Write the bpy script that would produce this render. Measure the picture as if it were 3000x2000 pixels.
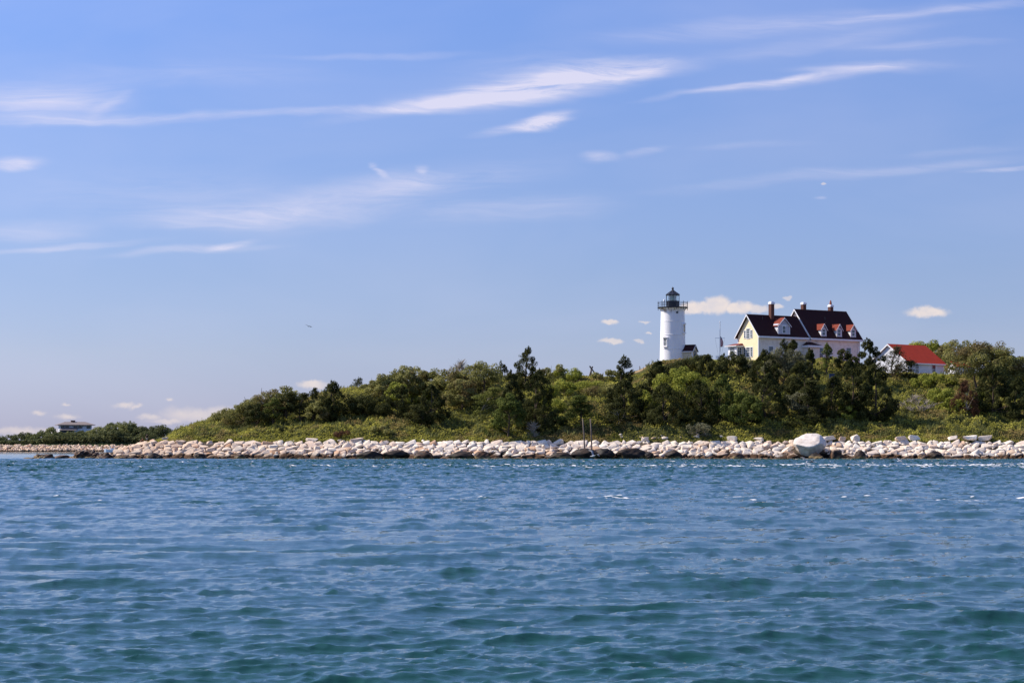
import bpy, bmesh, math, random
import numpy as np
from mathutils import Vector, Matrix, Euler
R = math.radians
scene = bpy.context.scene
COL = scene.collection
for o in list(bpy.data.objects): bpy.data.objects.remove(o)

# ------------------------------------------------------------------ camera, sky, sun, exposure
F, CX, HY, CH = 5833.33, 1500.0, 1312.0, 1.55      # focal length in photo px, centre column, horizon row, eye height (m)
cam_d = bpy.data.cameras.new('camera'); cam = bpy.data.objects.new('camera', cam_d); COL.objects.link(cam)
cam_d.sensor_width = 36; cam_d.lens = 70; cam_d.clip_start = 0.5; cam_d.clip_end = 60000
cam_d.shift_y = (HY-1000)/3000
cam.location = (0, 0, CH); cam.rotation_euler = (R(90), 0, 0)
scene.camera = cam
scene.view_settings.view_transform = 'Standard'; scene.view_settings.look = 'None'
scene.view_settings.exposure = 0.4; scene.view_settings.gamma = 1
scene.cycles.max_bounces = 6; scene.cycles.transparent_max_bounces = 6
SUN_EL, SUN_BACK = 42.0, 14.0                      # elevation; degrees behind the left-hand side
sdir = Vector((-math.cos(R(SUN_BACK))*math.cos(R(SUN_EL)), math.sin(R(SUN_BACK))*math.cos(R(SUN_EL)), math.sin(R(SUN_EL))))
sun_d = bpy.data.lights.new('sun', 'SUN'); sun_d.energy = 5.0; sun_d.angle = R(0.5); sun_d.color = (1.0, .91, .79)
sun = bpy.data.objects.new('sun', sun_d); COL.objects.link(sun); sun.location = (0, 0, 60)
sun.rotation_euler = sdir.to_track_quat('Z', 'Y').to_euler()

W = bpy.data.worlds.new('World'); scene.world = W; W.use_nodes = True
SKY_STRENGTH = 0.076
CIRRUS = [  # px, py, half width, half height, degrees rising right, amount  (directions; turned into angles below)
 (900,331,420,9,1,.45),(1330,290,300,17,11,.75),(1560,252,300,30,8,1.0),(1790,212,200,22,6,.95),(1600,215,260,40,2,.25),(1600,350,85,20,12,1.15),(1530,372,140,12,10,.6),
 (100,285,240,34,0,.6),(300,303,80,12,22,.35),(200,345,320,14,0,.5),(55,470,72,13,0,1.0),
 (640,628,260,24,3,.50),(1000,590,330,40,8,.40),(1500,610,280,26,3,.28),(1350,540,260,34,8,.2),
 (2180,250,240,9,8,.55),(2400,225,260,14,8,.4),(2560,195,230,14,0,.45),(2930,486,130,6,4,.5),(2500,500,500,14,6,.25),
 (200,715,240,8,3,.5),(560,728,220,10,4,.45),(680,712,70,10,14,.5),(120,665,170,24,0,.3),
 (1740,466,60,12,4,.5),(1890,440,70,8,15,.3),(1120,505,18,7,-20,.55),(1138,518,20,6,-25,.5),(1258,509,18,8,12,.6),(1205,545,120,22,4,.3),
 (2300,70,520,24,6,.28),(2750,25,300,10,6,.3),(2400,120,350,16,8,.18),(2700,130,200,10,0,.2),(1100,165,300,8,0,.2),(500,220,400,30,0,.15),
 (500,560,380,60,0,.15),(2412,588,14,4,0,.4),(2760,430,180,8,4,.16),(2200,420,160,9,0,.13)]
CUMULUS = [(2028,901,38,17),(2062,899,40,18),(2100,893,40,25),(2165,901,48,16),(2218,905,42,12),(2718,915,60,15),(1795,1000,34,8),(1788,944,22,7),
 (1888,940,14,4),(1904,977,12,4),(1870,996,14,5),(915,1127,44,12),(365,1188,30,8),(402,1189,12,6),(195,1218,32,8),(112,1211,22,7),(565,1217,84,20),
 (640,1207,56,14),(440,1220,34,8),(490,1232,60,8),(60,1264,90,12),(195,1180,12,4),(2309,873,12,6),(2278,900,16,8),(150,1262,30,9),(500,1171,10,5),(2412,538,9,4)]
def build_world():
    nt = W.node_tree; N = nt.nodes; L = nt.links; N.clear()
    out = N.new('ShaderNodeOutputWorld'); bg = N.new('ShaderNodeBackground'); bg.inputs[1].default_value = SKY_STRENGTH
    sky = N.new('ShaderNodeTexSky'); sky.sky_type = 'NISHITA'; sky.sun_disc = False
    sky.sun_elevation = R(SUN_EL); sky.sun_rotation = math.atan2(sdir.x, sdir.y)
    sky.altitude = 0; sky.air_density = 1.0; sky.dust_density = 0.6; sky.ozone_density = 2.0
    def math_(op, a, b=None, clamp=False):
        n = N.new('ShaderNodeMath'); n.operation = op; n.use_clamp = clamp
        for i, v in enumerate((a, b)):
            if v is None: continue
            if isinstance(v, (int, float)): n.inputs[i].default_value = v
            else: L.new(v, n.inputs[i])
        return n.outputs[0]
    tc = N.new('ShaderNodeTexCoord'); sep = N.new('ShaderNodeSeparateXYZ'); L.new(tc.outputs['Generated'], sep.inputs[0])
    yy = math_('MAXIMUM', sep.outputs[1], 0.05)
    cu = math_('DIVIDE', sep.outputs[0], yy); cv = math_('DIVIDE', sep.outputs[2], yy)
    comb = N.new('ShaderNodeCombineXYZ'); L.new(cu, comb.inputs[0]); L.new(cv, comb.inputs[1])
    def noise(vec, scale, detail=5, rough=.55, sx=1, sy=1, rot=0, dist=0):
        mp = N.new('ShaderNodeMapping'); mp.inputs['Scale'].default_value = (sx, sy, 1); mp.inputs['Rotation'].default_value = (0, 0, rot)
        L.new(vec, mp.inputs[0]); n = N.new('ShaderNodeTexNoise'); n.inputs['Scale'].default_value = scale
        n.inputs['Detail'].default_value = detail; n.inputs['Roughness'].default_value = rough; n.inputs['Distortion'].default_value = dist
        L.new(mp.outputs[0], n.inputs['Vector']); return n
    def warp(vec, nz, amt):
        s = N.new('ShaderNodeVectorMath'); s.operation = 'SUBTRACT'; s.inputs[1].default_value = (.5, .5, .5); L.new(nz.outputs['Color'], s.inputs[0])
        m = N.new('ShaderNodeVectorMath'); m.operation = 'MULTIPLY'; m.inputs[1].default_value = amt; L.new(s.outputs[0], m.inputs[0])
        a = N.new('ShaderNodeVectorMath'); L.new(vec, a.inputs[0]); L.new(m.outputs[0], a.inputs[1]); return a.outputs[0]
    def blob(vec, px, py, hw, hh, rot, soft):
        mp = N.new('ShaderNodeMapping'); mp.vector_type = 'TEXTURE'
        mp.inputs['Location'].default_value = ((px-CX)/F, (HY-py)/F, 0); mp.inputs['Rotation'].default_value = (0, 0, R(rot))
        mp.inputs['Scale'].default_value = (hw/F, hh/F, 1); L.new(vec, mp.inputs[0])
        ln = N.new('ShaderNodeVectorMath'); ln.operation = 'LENGTH'; L.new(mp.outputs[0], ln.inputs[0])
        mr = N.new('ShaderNodeMapRange'); mr.interpolation_type = 'SMOOTHERSTEP'
        mr.inputs[1].default_value = 1.6 if soft else 1.3; mr.inputs[2].default_value = 0.0 if soft else .45
        L.new(ln.outputs['Value'], mr.inputs[0]); return mr.outputs[0]
    v1 = warp(comb.outputs[0], noise(comb.outputs[0], 9, 4, .55, 1, 3, R(-8)), (.05, .016, 0))
    acc = None
    for px, py, hw, hh, rot, amt in CIRRUS:
        b = math_('MULTIPLY', blob(v1, px, py, hw*1.05, hh*1.35, rot, True), amt); acc = b if acc is None else math_('ADD', acc, b)
    nz = noise(v1, 120, 8, .68, .10, 1, R(-7), .8); nz2 = noise(comb.outputs[0], 16, 4, .5, .35, 1, R(-12), .4)
    tex = math_('ADD', math_('MULTIPLY', nz.outputs['Fac'], 3.0), math_('MULTIPLY', nz2.outputs['Fac'], .9))
    cir = math_('MULTIPLY', acc, math_('MAXIMUM', math_('SUBTRACT', tex, 1.25), 0.0))
    veil = math_('MULTIPLY', math_('MAXIMUM', math_('SUBTRACT', nz2.outputs['Fac'], .42), 0), .45)
    cir = math_('MINIMUM', math_('MULTIPLY', math_('ADD', cir, veil), .80), .80)
    v2 = warp(comb.outputs[0], noise(comb.outputs[0], 130, 5, .6), (.0085, .0062, 0))
    acc2 = None
    for px, py, hw, hh in CUMULUS:
        b = math_('MULTIPLY', blob(v2, px, py, hw*1.08, hh*1.1, 0, px < 700), .62 if (px < 700 or hh < 7) else (1.0 if hw > 30 and hh > 12 else .8)); acc2 = b if acc2 is None else math_('MAXIMUM', acc2, b)
    nc = noise(comb.outputs[0], 190, 4, .6, .7, 1)
    cum = math_('MULTIPLY', acc2, math_('ADD', math_('MULTIPLY', nc.outputs['Fac'], .7), .38), True)
    # sky colour: the physical sky, tinted bluer by elevation and brightened overhead as added fill
    mul = N.new('ShaderNodeMix'); mul.data_type = 'RGBA'; mul.blend_type = 'MULTIPLY'; mul.inputs[0].default_value = 1
    L.new(sky.outputs[0], mul.inputs[6])
    rmp = N.new('ShaderNodeValToRGB'); cr = rmp.color_ramp
    mr = N.new('ShaderNodeMapRange'); mr.inputs[1].default_value = 0; mr.inputs[2].default_value = .6; L.new(sep.outputs[2], mr.inputs[0]); L.new(mr.outputs[0], rmp.inputs[0])
    cr.elements[0].position = 0; cr.elements[0].color = SKYT[0]; cr.elements[1].position = 1; cr.elements[1].color = SKYT[-1]
    for p, c in SKYM: e = cr.elements.new(p); e.color = c
    L.new(rmp.outputs[0], mul.inputs[7])
    sc = N.new('ShaderNodeVectorMath'); sc.operation = 'SCALE'; sc.inputs['Scale'].default_value = 2.0; L.new(mul.outputs[2], sc.inputs[0])
    m1 = N.new('ShaderNodeMix'); m1.data_type = 'RGBA'; L.new(cir, m1.inputs[0]); L.new(sc.outputs[0], m1.inputs[6]); m1.inputs[7].default_value = (8.3, 7.9, 9.4, 1)
    m2 = N.new('ShaderNodeMix'); m2.data_type = 'RGBA'; L.new(cum, m2.inputs[0]); L.new(m1.outputs[2], m2.inputs[6]); m2.inputs[7].default_value = (9.6, 8.2, 7.3, 1)
    L.new(m2.outputs[2], bg.inputs[0]); L.new(bg.outputs[0], out.inputs[0])
_t = lambda *c: tuple(v/2.0 for v in c)+(1,)
SKYT = [_t(.765, .845, 1.60), _t(1.25, 1.36, 1.85)]
SKYM = [(.078, _t(.83, .868, 1.33)), (.143, _t(.818, .867, 1.275)), (.248, _t(.90, .95, 1.364)), (.358, _t(.906, 1.027, 1.537)), (.60, _t(1.12, 1.24, 1.78))]
build_world()

# ------------------------------------------------------------------ projection helpers (photo px -> metres at a chosen depth)
def P(px, py, Y): return Vector(((px-CX)/F*Y, Y, CH+(HY-py)/F*Y))
def X(px, Y): return (px-CX)/F*Y
def Z(py, Y): return CH+(HY-py)/F*Y

# ------------------------------------------------------------------ mesh helpers
def link(name, me, mats, parent=None):
    o = bpy.data.objects.new(name, me); COL.objects.link(o)
    for m in (mats if isinstance(mats, (list, tuple)) else [mats]): me.materials.append(m)
    if parent is not None: o.parent = parent
    return o
def np_mesh(name, V, Q, smooth=False):
    """V (n,3); Q (m,k) with k constant"""
    V = np.asarray(V, dtype=np.float32); Q = np.asarray(Q, dtype=np.int32); m, k = Q.shape
    me = bpy.data.meshes.new(name); me.vertices.add(len(V)); me.vertices.foreach_set('co', V.ravel())
    me.loops.add(m*k); me.loops.foreach_set('vertex_index', Q.ravel())
    me.polygons.add(m); me.polygons.foreach_set('loop_start', np.arange(0, m*k, k, dtype=np.int32))
    if smooth: me.polygons.foreach_set('use_smooth', np.ones(m, dtype=bool))
    me.update(calc_edges=True); return me
class MB:
    def __init__(s): s.v = []; s.f = []; s.m = []
    def add(s, vs, fs, mi=0):
        b = len(s.v); s.v += [tuple(v) for v in vs]; s.f += [tuple(b+i for i in f) for f in fs]; s.m += [mi]*len(fs); return s
    def box(s, x0, x1, y0, y1, z0, z1, mi=0, M=None):
        vs = [Vector((x, y, z)) for z in (z0, z1) for y in (y0, y1) for x in (x0, x1)]
        if M is not None: vs = [M @ v for v in vs]
        return s.add(vs, [(0,2,3,1),(4,5,7,6),(0,1,5,4),(2,6,7,3),(0,4,6,2),(1,3,7,5)], mi)
    def tube(s, pts, rad, n=8, mi=0, caps=True):
        pts = [Vector(p) for p in pts]; rad = rad if isinstance(rad, (list, tuple)) else [rad]*len(pts)
        b = len(s.v)
        for i, p in enumerate(pts):
            d = (pts[min(i+1, len(pts)-1)]-pts[max(i-1, 0)]).normalized()
            a = d.cross(Vector((0, 1, 0)) if abs(d.y) < .9 else Vector((1, 0, 0))).normalized(); c = d.cross(a)
            for k in range(n):
                t = 2*math.pi*k/n; s.v.append(tuple(p+(a*math.cos(t)+c*math.sin(t))*rad[i]))
        for i in range(len(pts)-1):
            for k in range(n):
                s.f.append((b+i*n+k, b+i*n+(k+1) % n, b+(i+1)*n+(k+1) % n, b+(i+1)*n+k)); s.m.append(mi)
        if caps:
            s.f.append(tuple(b+k for k in reversed(range(n)))); s.f.append(tuple(b+(len(pts)-1)*n+k for k in range(n))); s.m += [mi, mi]
        return s
    def lathe(s, prof, n=32, c=(0, 0), mi=0, a0=0.0):
        b = len(s.v)
        for r, z in prof:
            for k in range(n):
                t = a0+2*math.pi*k/n; s.v.append((c[0]+r*math.cos(t), c[1]+r*math.sin(t), z))
        for i in range(len(prof)-1):
            for k in range(n):
                s.f.append((b+i*n+k, b+i*n+(k+1) % n, b+(i+1)*n+(k+1) % n, b+(i+1)*n+k)); s.m.append(mi)
        s.f.append(tuple(b+k for k in reversed(range(n)))); s.f.append(tuple(b+(len(prof)-1)*n+k for k in range(n))); s.m += [mi, mi]
        return s
    def slab(s, quad, t, mi=0):
        """a thick sheet: quad is 4 points, t thickness downwards along its normal"""
        q = [Vector(p) for p in quad]; n = (q[1]-q[0]).cross(q[2]-q[0]).normalized()
        if n.z < 0: n = -n
        lo = [p-n*t for p in q]
        return s.add(q+lo, [(0,1,2,3),(7,6,5,4),(0,4,5,1),(1,5,6,2),(2,6,7,3),(3,7,4,0)], mi)
    def build(s, name, mats, parent=None, smooth=False, bevel=0):
        me = bpy.data.meshes.new(name); me.from_pydata(s.v, [], s.f); me.update()
        bm = bmesh.new(); bm.from_mesh(me); bmesh.ops.recalc_face_normals(bm, faces=bm.faces); bm.to_mesh(me); bm.free()
        for p, m in zip(me.polygons, s.m): p.material_index = m; p.use_smooth = smooth
        o = link(name, me, mats, parent)
        if bevel:
            b = o.modifiers.new('bevel', 'BEVEL'); b.width = bevel; b.segments = 1; b.limit_method = 'ANGLE'
        return o
def tag(o, label=None, cat=None, group=None, kind=None):
    if label: o['label'] = label
    if cat: o['category'] = cat
    if group: o['group'] = group
    if kind: o['kind'] = kind
    return o
def empty(name, loc, rz=0.0):
    o = bpy.data.objects.new(name, None); COL.objects.link(o); o.location = loc; o.rotation_euler = (0, 0, rz); o.empty_display_size = .5
    return o

# ------------------------------------------------------------------ materials
def mat(name, col, rough=.8, spec=.3, metal=0, var=0.0, vscale=2.0, bump=0.0, bscale=20.0, sheen=0):
    m = bpy.data.materials.new(name); m.use_nodes = True; nt = m.node_tree; b = nt.nodes['Principled BSDF']
    b.inputs['Base Color'].default_value = (*col, 1); b.inputs['Roughness'].default_value = rough
    b.inputs['Specular IOR Level'].default_value = spec; b.inputs['Metallic'].default_value = metal
    tc = nt.nodes.new('ShaderNodeTexCoord')
    if var:
        n = nt.nodes.new('ShaderNodeTexNoise'); n.inputs['Scale'].default_value = vscale; n.inputs['Detail'].default_value = 6
        nt.links.new(tc.outputs['Object'], n.inputs['Vector'])
        mx = nt.nodes.new('ShaderNodeMix'); mx.data_type = 'RGBA'; nt.links.new(n.outputs['Fac'], mx.inputs[0])
        mx.inputs[6].default_value = (*[max(0, c*(1-var)) for c in col], 1); mx.inputs[7].default_value = (*[min(1, c*(1+var)) for c in col], 1)
        nt.links.new(mx.outputs[2], b.inputs['Base Color'])
    if bump:
        n2 = nt.nodes.new('ShaderNodeTexNoise'); n2.inputs['Scale'].default_value = bscale; n2.inputs['Detail'].default_value = 4
        nt.links.new(tc.outputs['Object'], n2.inputs['Vector']); bp = nt.nodes.new('ShaderNodeBump'); bp.inputs['Strength'].default_value = bump
        bp.inputs['Distance'].default_value = .05; nt.links.new(n2.outputs['Fac'], bp.inputs['Height']); nt.links.new(bp.outputs[0], b.inputs['Normal'])
    return m
class NT:
    def __init__(s, m): s.t = m.node_tree; s.N = s.t.nodes; s.b = s.N['Principled BSDF']
    def n(s, typ, **kw):
        o = s.N.new('ShaderNode'+typ)
        for k, v in kw.items(): setattr(o, k, v)
        return o
    def l(s, a, b): s.t.links.new(a, b)
    def noise(s, vec, scale, detail=5, rough=.55, mapsc=None):
        if mapsc:
            mp = s.n('Mapping'); mp.inputs['Scale'].default_value = mapsc; s.l(vec, mp.inputs[0]); vec = mp.outputs[0]
        n = s.n('TexNoise'); n.inputs['Scale'].default_value = scale; n.inputs['Detail'].default_value = detail; n.inputs['Roughness'].default_value = rough
        s.l(vec, n.inputs['Vector']); return n
    def mr(s, v, a, b, c=0, d=1, it='SMOOTHSTEP'):
        m = s.n('MapRange', interpolation_type=it); s.l(v, m.inputs[0])
        for i, x in zip((1, 2, 3, 4), (a, b, c, d)): m.inputs[i].default_value = x
        return m.outputs[0]
    def mix(s, f, a, b, bt='MIX'):
        m = s.n('Mix', data_type='RGBA', blend_type=bt)
        for i, x in ((0, f), (6, a), (7, b)):
            if hasattr(x, 'default_value') and not isinstance(x, (int, float, tuple)): s.l(x, m.inputs[i])
            else: m.inputs[i].default_value = x
        return m.outputs[2]
    def math(s, op, a, b=0.0, clamp=False):
        m = s.n('Math', operation=op, use_clamp=clamp)
        for i, x in enumerate((a, b)):
            if isinstance(x, (int, float)): m.inputs[i].default_value = x
            else: s.l(x, m.inputs[i])
        return m.outputs[0]

def boards(name, col, pitch, dark=.55, rough=.75, vert=False, stain=.15, scol=None, line=.12):
    """clapboard / shingle courses: thin darker line under each course, blotchy weathering"""
    m = mat(name, col, rough); t = NT(m); tc = t.n('TexCoord'); sp = t.n('SeparateXYZ'); t.l(tc.outputs['Object'], sp.inputs[0])
    fr = t.math('FRACT', t.math('DIVIDE', sp.outputs[2], pitch)); ln = t.mr(fr, line, 0.0)
    n = t.noise(tc.outputs['Object'], 1.3, 8, .65); n2 = t.noise(tc.outputs['Object'], 9, 3, .6, (1, 1, 3))
    st = t.math('MULTIPLY', t.mr(n.outputs['Fac'], .45, .7), stain)
    c = t.mix(st, (*col, 1), (*(scol or tuple(x*.6 for x in col)), 1)); c = t.mix(t.math('MULTIPLY', n2.outputs['Fac'], .25), c, (*[x*.75 for x in col], 1))
    c = t.mix(t.math('MULTIPLY', ln, 1-dark), c, (*[x*.35 for x in col], 1)); t.l(c, t.b.inputs['Base Color']); return m
M = {}
M['white'] = mat('white_paint', (.78, .78, .80), .5, .3, var=.05, vscale=1.2)
M['white_wall'] = boards('white_wall', (.70, .71, .76), .22, .8, stain=.3, scol=(.52, .5, .5))
M['cream'] = boards('cream_clapboard', (.92, .76, .48), .20, .75, stain=.15)
M['shed_cream'] = boards('shed_cream', (.62, .54, .38), .20, .75, stain=.2)
M['shingle'] = boards('grey_pink_shingle', (.88, .79, .67), .16, .7, stain=.7, scol=(.60, .50, .42))
M['dshingle'] = boards('dormer_shingle', (.50, .52, .58), .16, .8, stain=.3)
M['roof'] = boards('shaded_red_roof_shingle', (.032, .005, .005), .20, .6, rough=.9, stain=.4)  # red shingle with the shade of the front slopes put into its colour
M['roof_bright'] = boards('bright_red_roof_shingle', (.42, .032, .008), .24, .75, rough=.85, stain=.4)
M['dormer_roof'] = boards('dormer_red_shingle', (.19, .034, .018), .2, .7, rough=.9, stain=.5, scol=(.2, .05, .03))  # same shingle as the main roof, left redder for the sunlit dormer slopes
M['brick'] = mat('chimney_brick', (.12, .055, .042), .9, .2, var=.35, vscale=8, bump=.3)
M['clay'] = mat('clay_pot', (.32, .10, .06), .8)
M['black'] = mat('black_iron', (.012, .014, .022), .4, .5, var=.3)
M['window_glass'] = mat('window_glass', (.025, .05, .06), .06, .6)
M['slate_glass'] = mat('dark_window', (.05, .08, .10), .10, .6)
M['wood'] = mat('weathered_wood', (.17, .135, .11), .9, .1, var=.5, vscale=6)
M['bark'] = mat('bark', (.10, .075, .055), .95, .1, var=.4, vscale=6)
M['pale_bark'] = mat('pale_dead_wood', (.36, .31, .25), .9, .1, var=.3, vscale=6)
M['tower'] = mat('tower_white', (.80, .80, .82), .45, .3)
def tower_mat():
    t = NT(M['tower']); tc = t.n('TexCoord'); sp = t.n('SeparateXYZ'); t.l(tc.outputs['Object'], sp.inputs[0])
    n = t.noise(tc.outputs['Object'], 1.4, 5, .6, (1.6, 1.6, .12)); top = t.mr(sp.outputs[2], 8.2, 9.4)
    rust = t.math('MULTIPLY', t.mr(n.outputs['Fac'], .48, .62), top); n2 = t.noise(tc.outputs['Object'], .9, 6, .6, (1, 1, .4))
    c = t.mix(t.math('MULTIPLY', t.mr(n2.outputs['Fac'], .5, .75), .3), (.88, .86, .86, 1), (.68, .64, .62, 1))
    c = t.mix(t.math('MULTIPLY', rust, .8), c, (.25, .16, .10, 1)); t.l(c, t.b.inputs['Base Color'])
tower_mat()
def glass_mat():
    m = bpy.data.materials.new('lantern_glass'); m.use_nodes = True; nt = m.node_tree; nt.nodes.clear()
    o = nt.nodes.new('ShaderNodeOutputMaterial'); g = nt.nodes.new('ShaderNodeBsdfGlossy'); g.inputs['Roughness'].default_value = .03
    tr = nt.nodes.new('ShaderNodeBsdfTransparent'); tr.inputs[0].default_value = (.90, .95, .96, 1); mx = nt.nodes.new('ShaderNodeMixShader'); mx.inputs[0].default_value = .16
    nt.links.new(tr.outputs[0], mx.inputs[1]); nt.links.new(g.outputs[0], mx.inputs[2]); nt.links.new(mx.outputs[0], o.inputs[0]); return m
M['glass'] = glass_mat()
M['lens'] = mat('lens_glass', (.10, .30, .24), .1, .8)

def leaf_mat(name, c1, c2, c3=None, scale=.35, trans=.34):
    m = mat(name, c1, .75, .1); t = NT(m); g = t.n('NewGeometry'); tc = t.n('TexCoord')
    n = t.noise(g.outputs['Position'], scale, 4, .6)
    f = t.math('ADD', t.math('MULTIPLY', g.outputs['Random Per Island'], .55), t.mr(n.outputs['Fac'], .35, .65, 0, .45))
    c = t.mix(f, (*c1, 1), (*c2, 1))
    if c3:
        n3 = t.noise(g.outputs['Position'], scale*.7, 5, .65, (1, 1, 1.5)); t.l
        c = t.mix(t.math('MULTIPLY', t.mr(n3.outputs['Fac'], .50, .60), .8), c, (*c3, 1))
    t.l(c, t.b.inputs['Base Color'])
    tr = t.n('BsdfTranslucent'); t.l(c, tr.inputs[0]); mx = t.n('MixShader'); mx.inputs[0].default_value = trans
    out = t.N['Material Output']; t.l(t.b.outputs[0], mx.inputs[1]); t.l(tr.outputs[0], mx.inputs[2]); t.l(mx.outputs[0], out.inputs[0]); return m
M['cedar'] = leaf_mat('cedar_leaf', (.016, .026, .008), (.105, .105, .030))
M['pine'] = leaf_mat('pine_leaf', (.035, .06, .013), (.19, .21, .045))
M['olive'] = leaf_mat('olive_leaf', (.09, .10, .024), (.42, .39, .13), (.18, .13, .06))
M['bright'] = leaf_mat('bright_leaf', (.12, .15, .02), (.44, .44, .08))
M['yellowpine'] = leaf_mat('yellow_pine_leaf', (.11, .13, .025), (.22, .23, .06))
M['greyleaf'] = leaf_mat('grey_leaf', (.10, .105, .05), (.24, .23, .14))
M['rust'] = leaf_mat('rust_leaf', (.075, .035, .018), (.15, .075, .04))
M['cover'] = leaf_mat('ground_cover_leaf', (.11, .12, .018), (.54, .50, .10), (.30, .21, .09), .22)
M['soil'] = mat('soil', (.05, .055, .02), .95, .05, var=.5, vscale=.5)

def rock_mat():
    m = mat('granite', (.6, .5, .42), .85, .2); t = NT(m); g = t.n('NewGeometry'); oi = t.n('ObjectInfo'); tc = t.n('TexCoord')
    at = t.n('Attribute', attribute_name='rnd'); rnd = t.math('FRACT', t.math('ADD', oi.outputs['Random'], at.outputs['Fac']))
    rp = t.n('ValToRGB'); t.l(rnd, rp.inputs[0]); e = rp.color_ramp.elements
    e[0].position = 0; e[0].color = (.82, .72, .62, 1); e[1].position = 1; e[1].color = (.76, .62, .50, 1)
    for p, c in ((.3, (.78, .66, .55, 1)), (.5, (.86, .79, .70, 1)), (.7, (.72, .55, .44, 1)), (.86, (.78, .71, .64, 1)), (.95, (.60, .38, .24, 1))):
        q = e.new(p); q.color = c
    n = t.noise(g.outputs['Position'], 1.6, 7, .65); n2 = t.noise(g.outputs['Position'], .5, 3, .5, (1, 1, .3)); sp = t.n('SeparateXYZ'); t.l(g.outputs['Position'], sp.inputs[0])
    warm = t.mix(t.mr(sp.outputs[0], -58., -8.), (.86, .75, .63, 1), (1.0, .98, .92, 1)); c = t.mix(t.math('MULTIPLY', t.mr(n.outputs['Fac'], .45, .72), .4), t.mix(1.0, rp.outputs[0], warm, 'MULTIPLY'), (.46, .33, .23, 1))
    zz = t.math('ADD', sp.outputs[2], t.math('MULTIPLY', t.math('SUBTRACT', n2.outputs['Fac'], .5), 1.5)); zz = t.math('ADD', zz, t.math('MULTIPLY', t.math('SUBTRACT', n.outputs['Fac'], .5), .6))
    tide = t.mr(zz, .85, .35); c = t.mix(tide, c, t.mix(n.outputs['Fac'], (.020, .013, .010, 1), (.16, .085, .040, 1)))
    t.l(c, t.b.inputs['Base Color'])
    bp = t.n('Bump'); bp.inputs['Strength'].default_value = .5; bp.inputs['Distance'].default_value = .12; n3 = t.noise(g.outputs['Position'], 3.2, 6, .65); t.l(n3.outputs['Fac'], bp.inputs['Height']); t.l(bp.outputs[0], t.b.inputs['Normal'])
    return m
M['rock'] = rock_mat()
def dark_rock(name, dk, lt, top):
    m = mat(name, dk, .7, .35); t = NT(m); g = t.n('NewGeometry'); n = t.noise(g.outputs['Position'], 1.1, 7, .65, (1, 1, 2.2)); n2 = t.noise(g.outputs['Position'], .6, 4, .5)
    sp = t.n('SeparateXYZ'); t.l(g.outputs['Position'], sp.inputs[0])
    c = t.mix(t.mr(n.outputs['Fac'], .4, .65), (*dk, 1), (*lt, 1))
    band = t.math('MULTIPLY', t.mr(sp.outputs[2], .42, .30), t.mr(n2.outputs['Fac'], .45, .6)); c = t.mix(band, c, (.22, .15, .06, 1))
    hi = t.mr(t.math('ADD', sp.outputs[2], n.outputs['Fac']), top, top+.4); c = t.mix(hi, c, (.45, .34, .25, 1)); t.l(c, t.b.inputs['Base Color'])
    bp = t.n('Bump'); bp.inputs['Strength'].default_value = .6; bp.inputs['Distance'].default_value = .15; t.l(n.outputs['Fac'], bp.inputs['Height']); t.l(bp.outputs[0], t.b.inputs['Normal'])
    return m
M['darkrock'] = dark_rock('tide_darkened_rock', (.007, .005, .005), (.055, .032, .018), 3.0)
M['brownrock'] = dark_rock('brown_shore_rock', (.018, .010, .007), (.13, .062, .03), 1.5)

# ------------------------------------------------------------------ band-limited noise tiles (used for sea and land)
def spectrum_tile(L, N, seed, kind, wind=(0, 1), lpeak=3., lmin=.3, lmax=50, rms=1.0, dirpow=2):
    rs = np.random.RandomState(seed); k1 = np.fft.fftfreq(N, L/N)*2*np.pi; KX, KY = np.meshgrid(k1, k1)
    k = np.hypot(KX, KY); k[0, 0] = 1e9
    lam = 2*np.pi/k
    if kind == 'sea':
        kp = 2*np.pi/lpeak; Pk = np.exp(-.75*(kp/k)**2)/k**3.6
        c = (KX*wind[0]+KY*wind[1])/k; Pk = Pk*(np.abs(c)**dirpow+.012)*np.where(c > 0, 1, .3)
    else: Pk = 1/k**3
    Pk = Pk*(lam > lmin)*(lam < lmax)
    A = np.sqrt(Pk)*(rs.randn(N, N)+1j*rs.randn(N, N))
    h = np.fft.ifft2(A).real; s = rms/h.std()
    A = A*s; h = h*s
    dx = np.fft.ifft2(1j*KX/k*A).real; dy = np.fft.ifft2(1j*KY/k*A).real
    return dict(L=L, N=N, h=h.astype(np.float32), dx=dx.astype(np.float32), dy=dy.astype(np.float32))
def samp(t, key, x, y):
    a = t[key]; N = t['N']; u = (x/t['L'] % 1.0)*N; v = (y/t['L'] % 1.0)*N
    i = np.floor(u).astype(int); j = np.floor(v).astype(int); fu = u-i; fv = v-j; i %= N; j %= N; i2 = (i+1) % N; j2 = (j+1) % N
    return (a[j, i]*(1-fu)*(1-fv)+a[j, i2]*fu*(1-fv)+a[j2, i]*(1-fu)*fv+a[j2, i2]*fu*fv)

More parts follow.
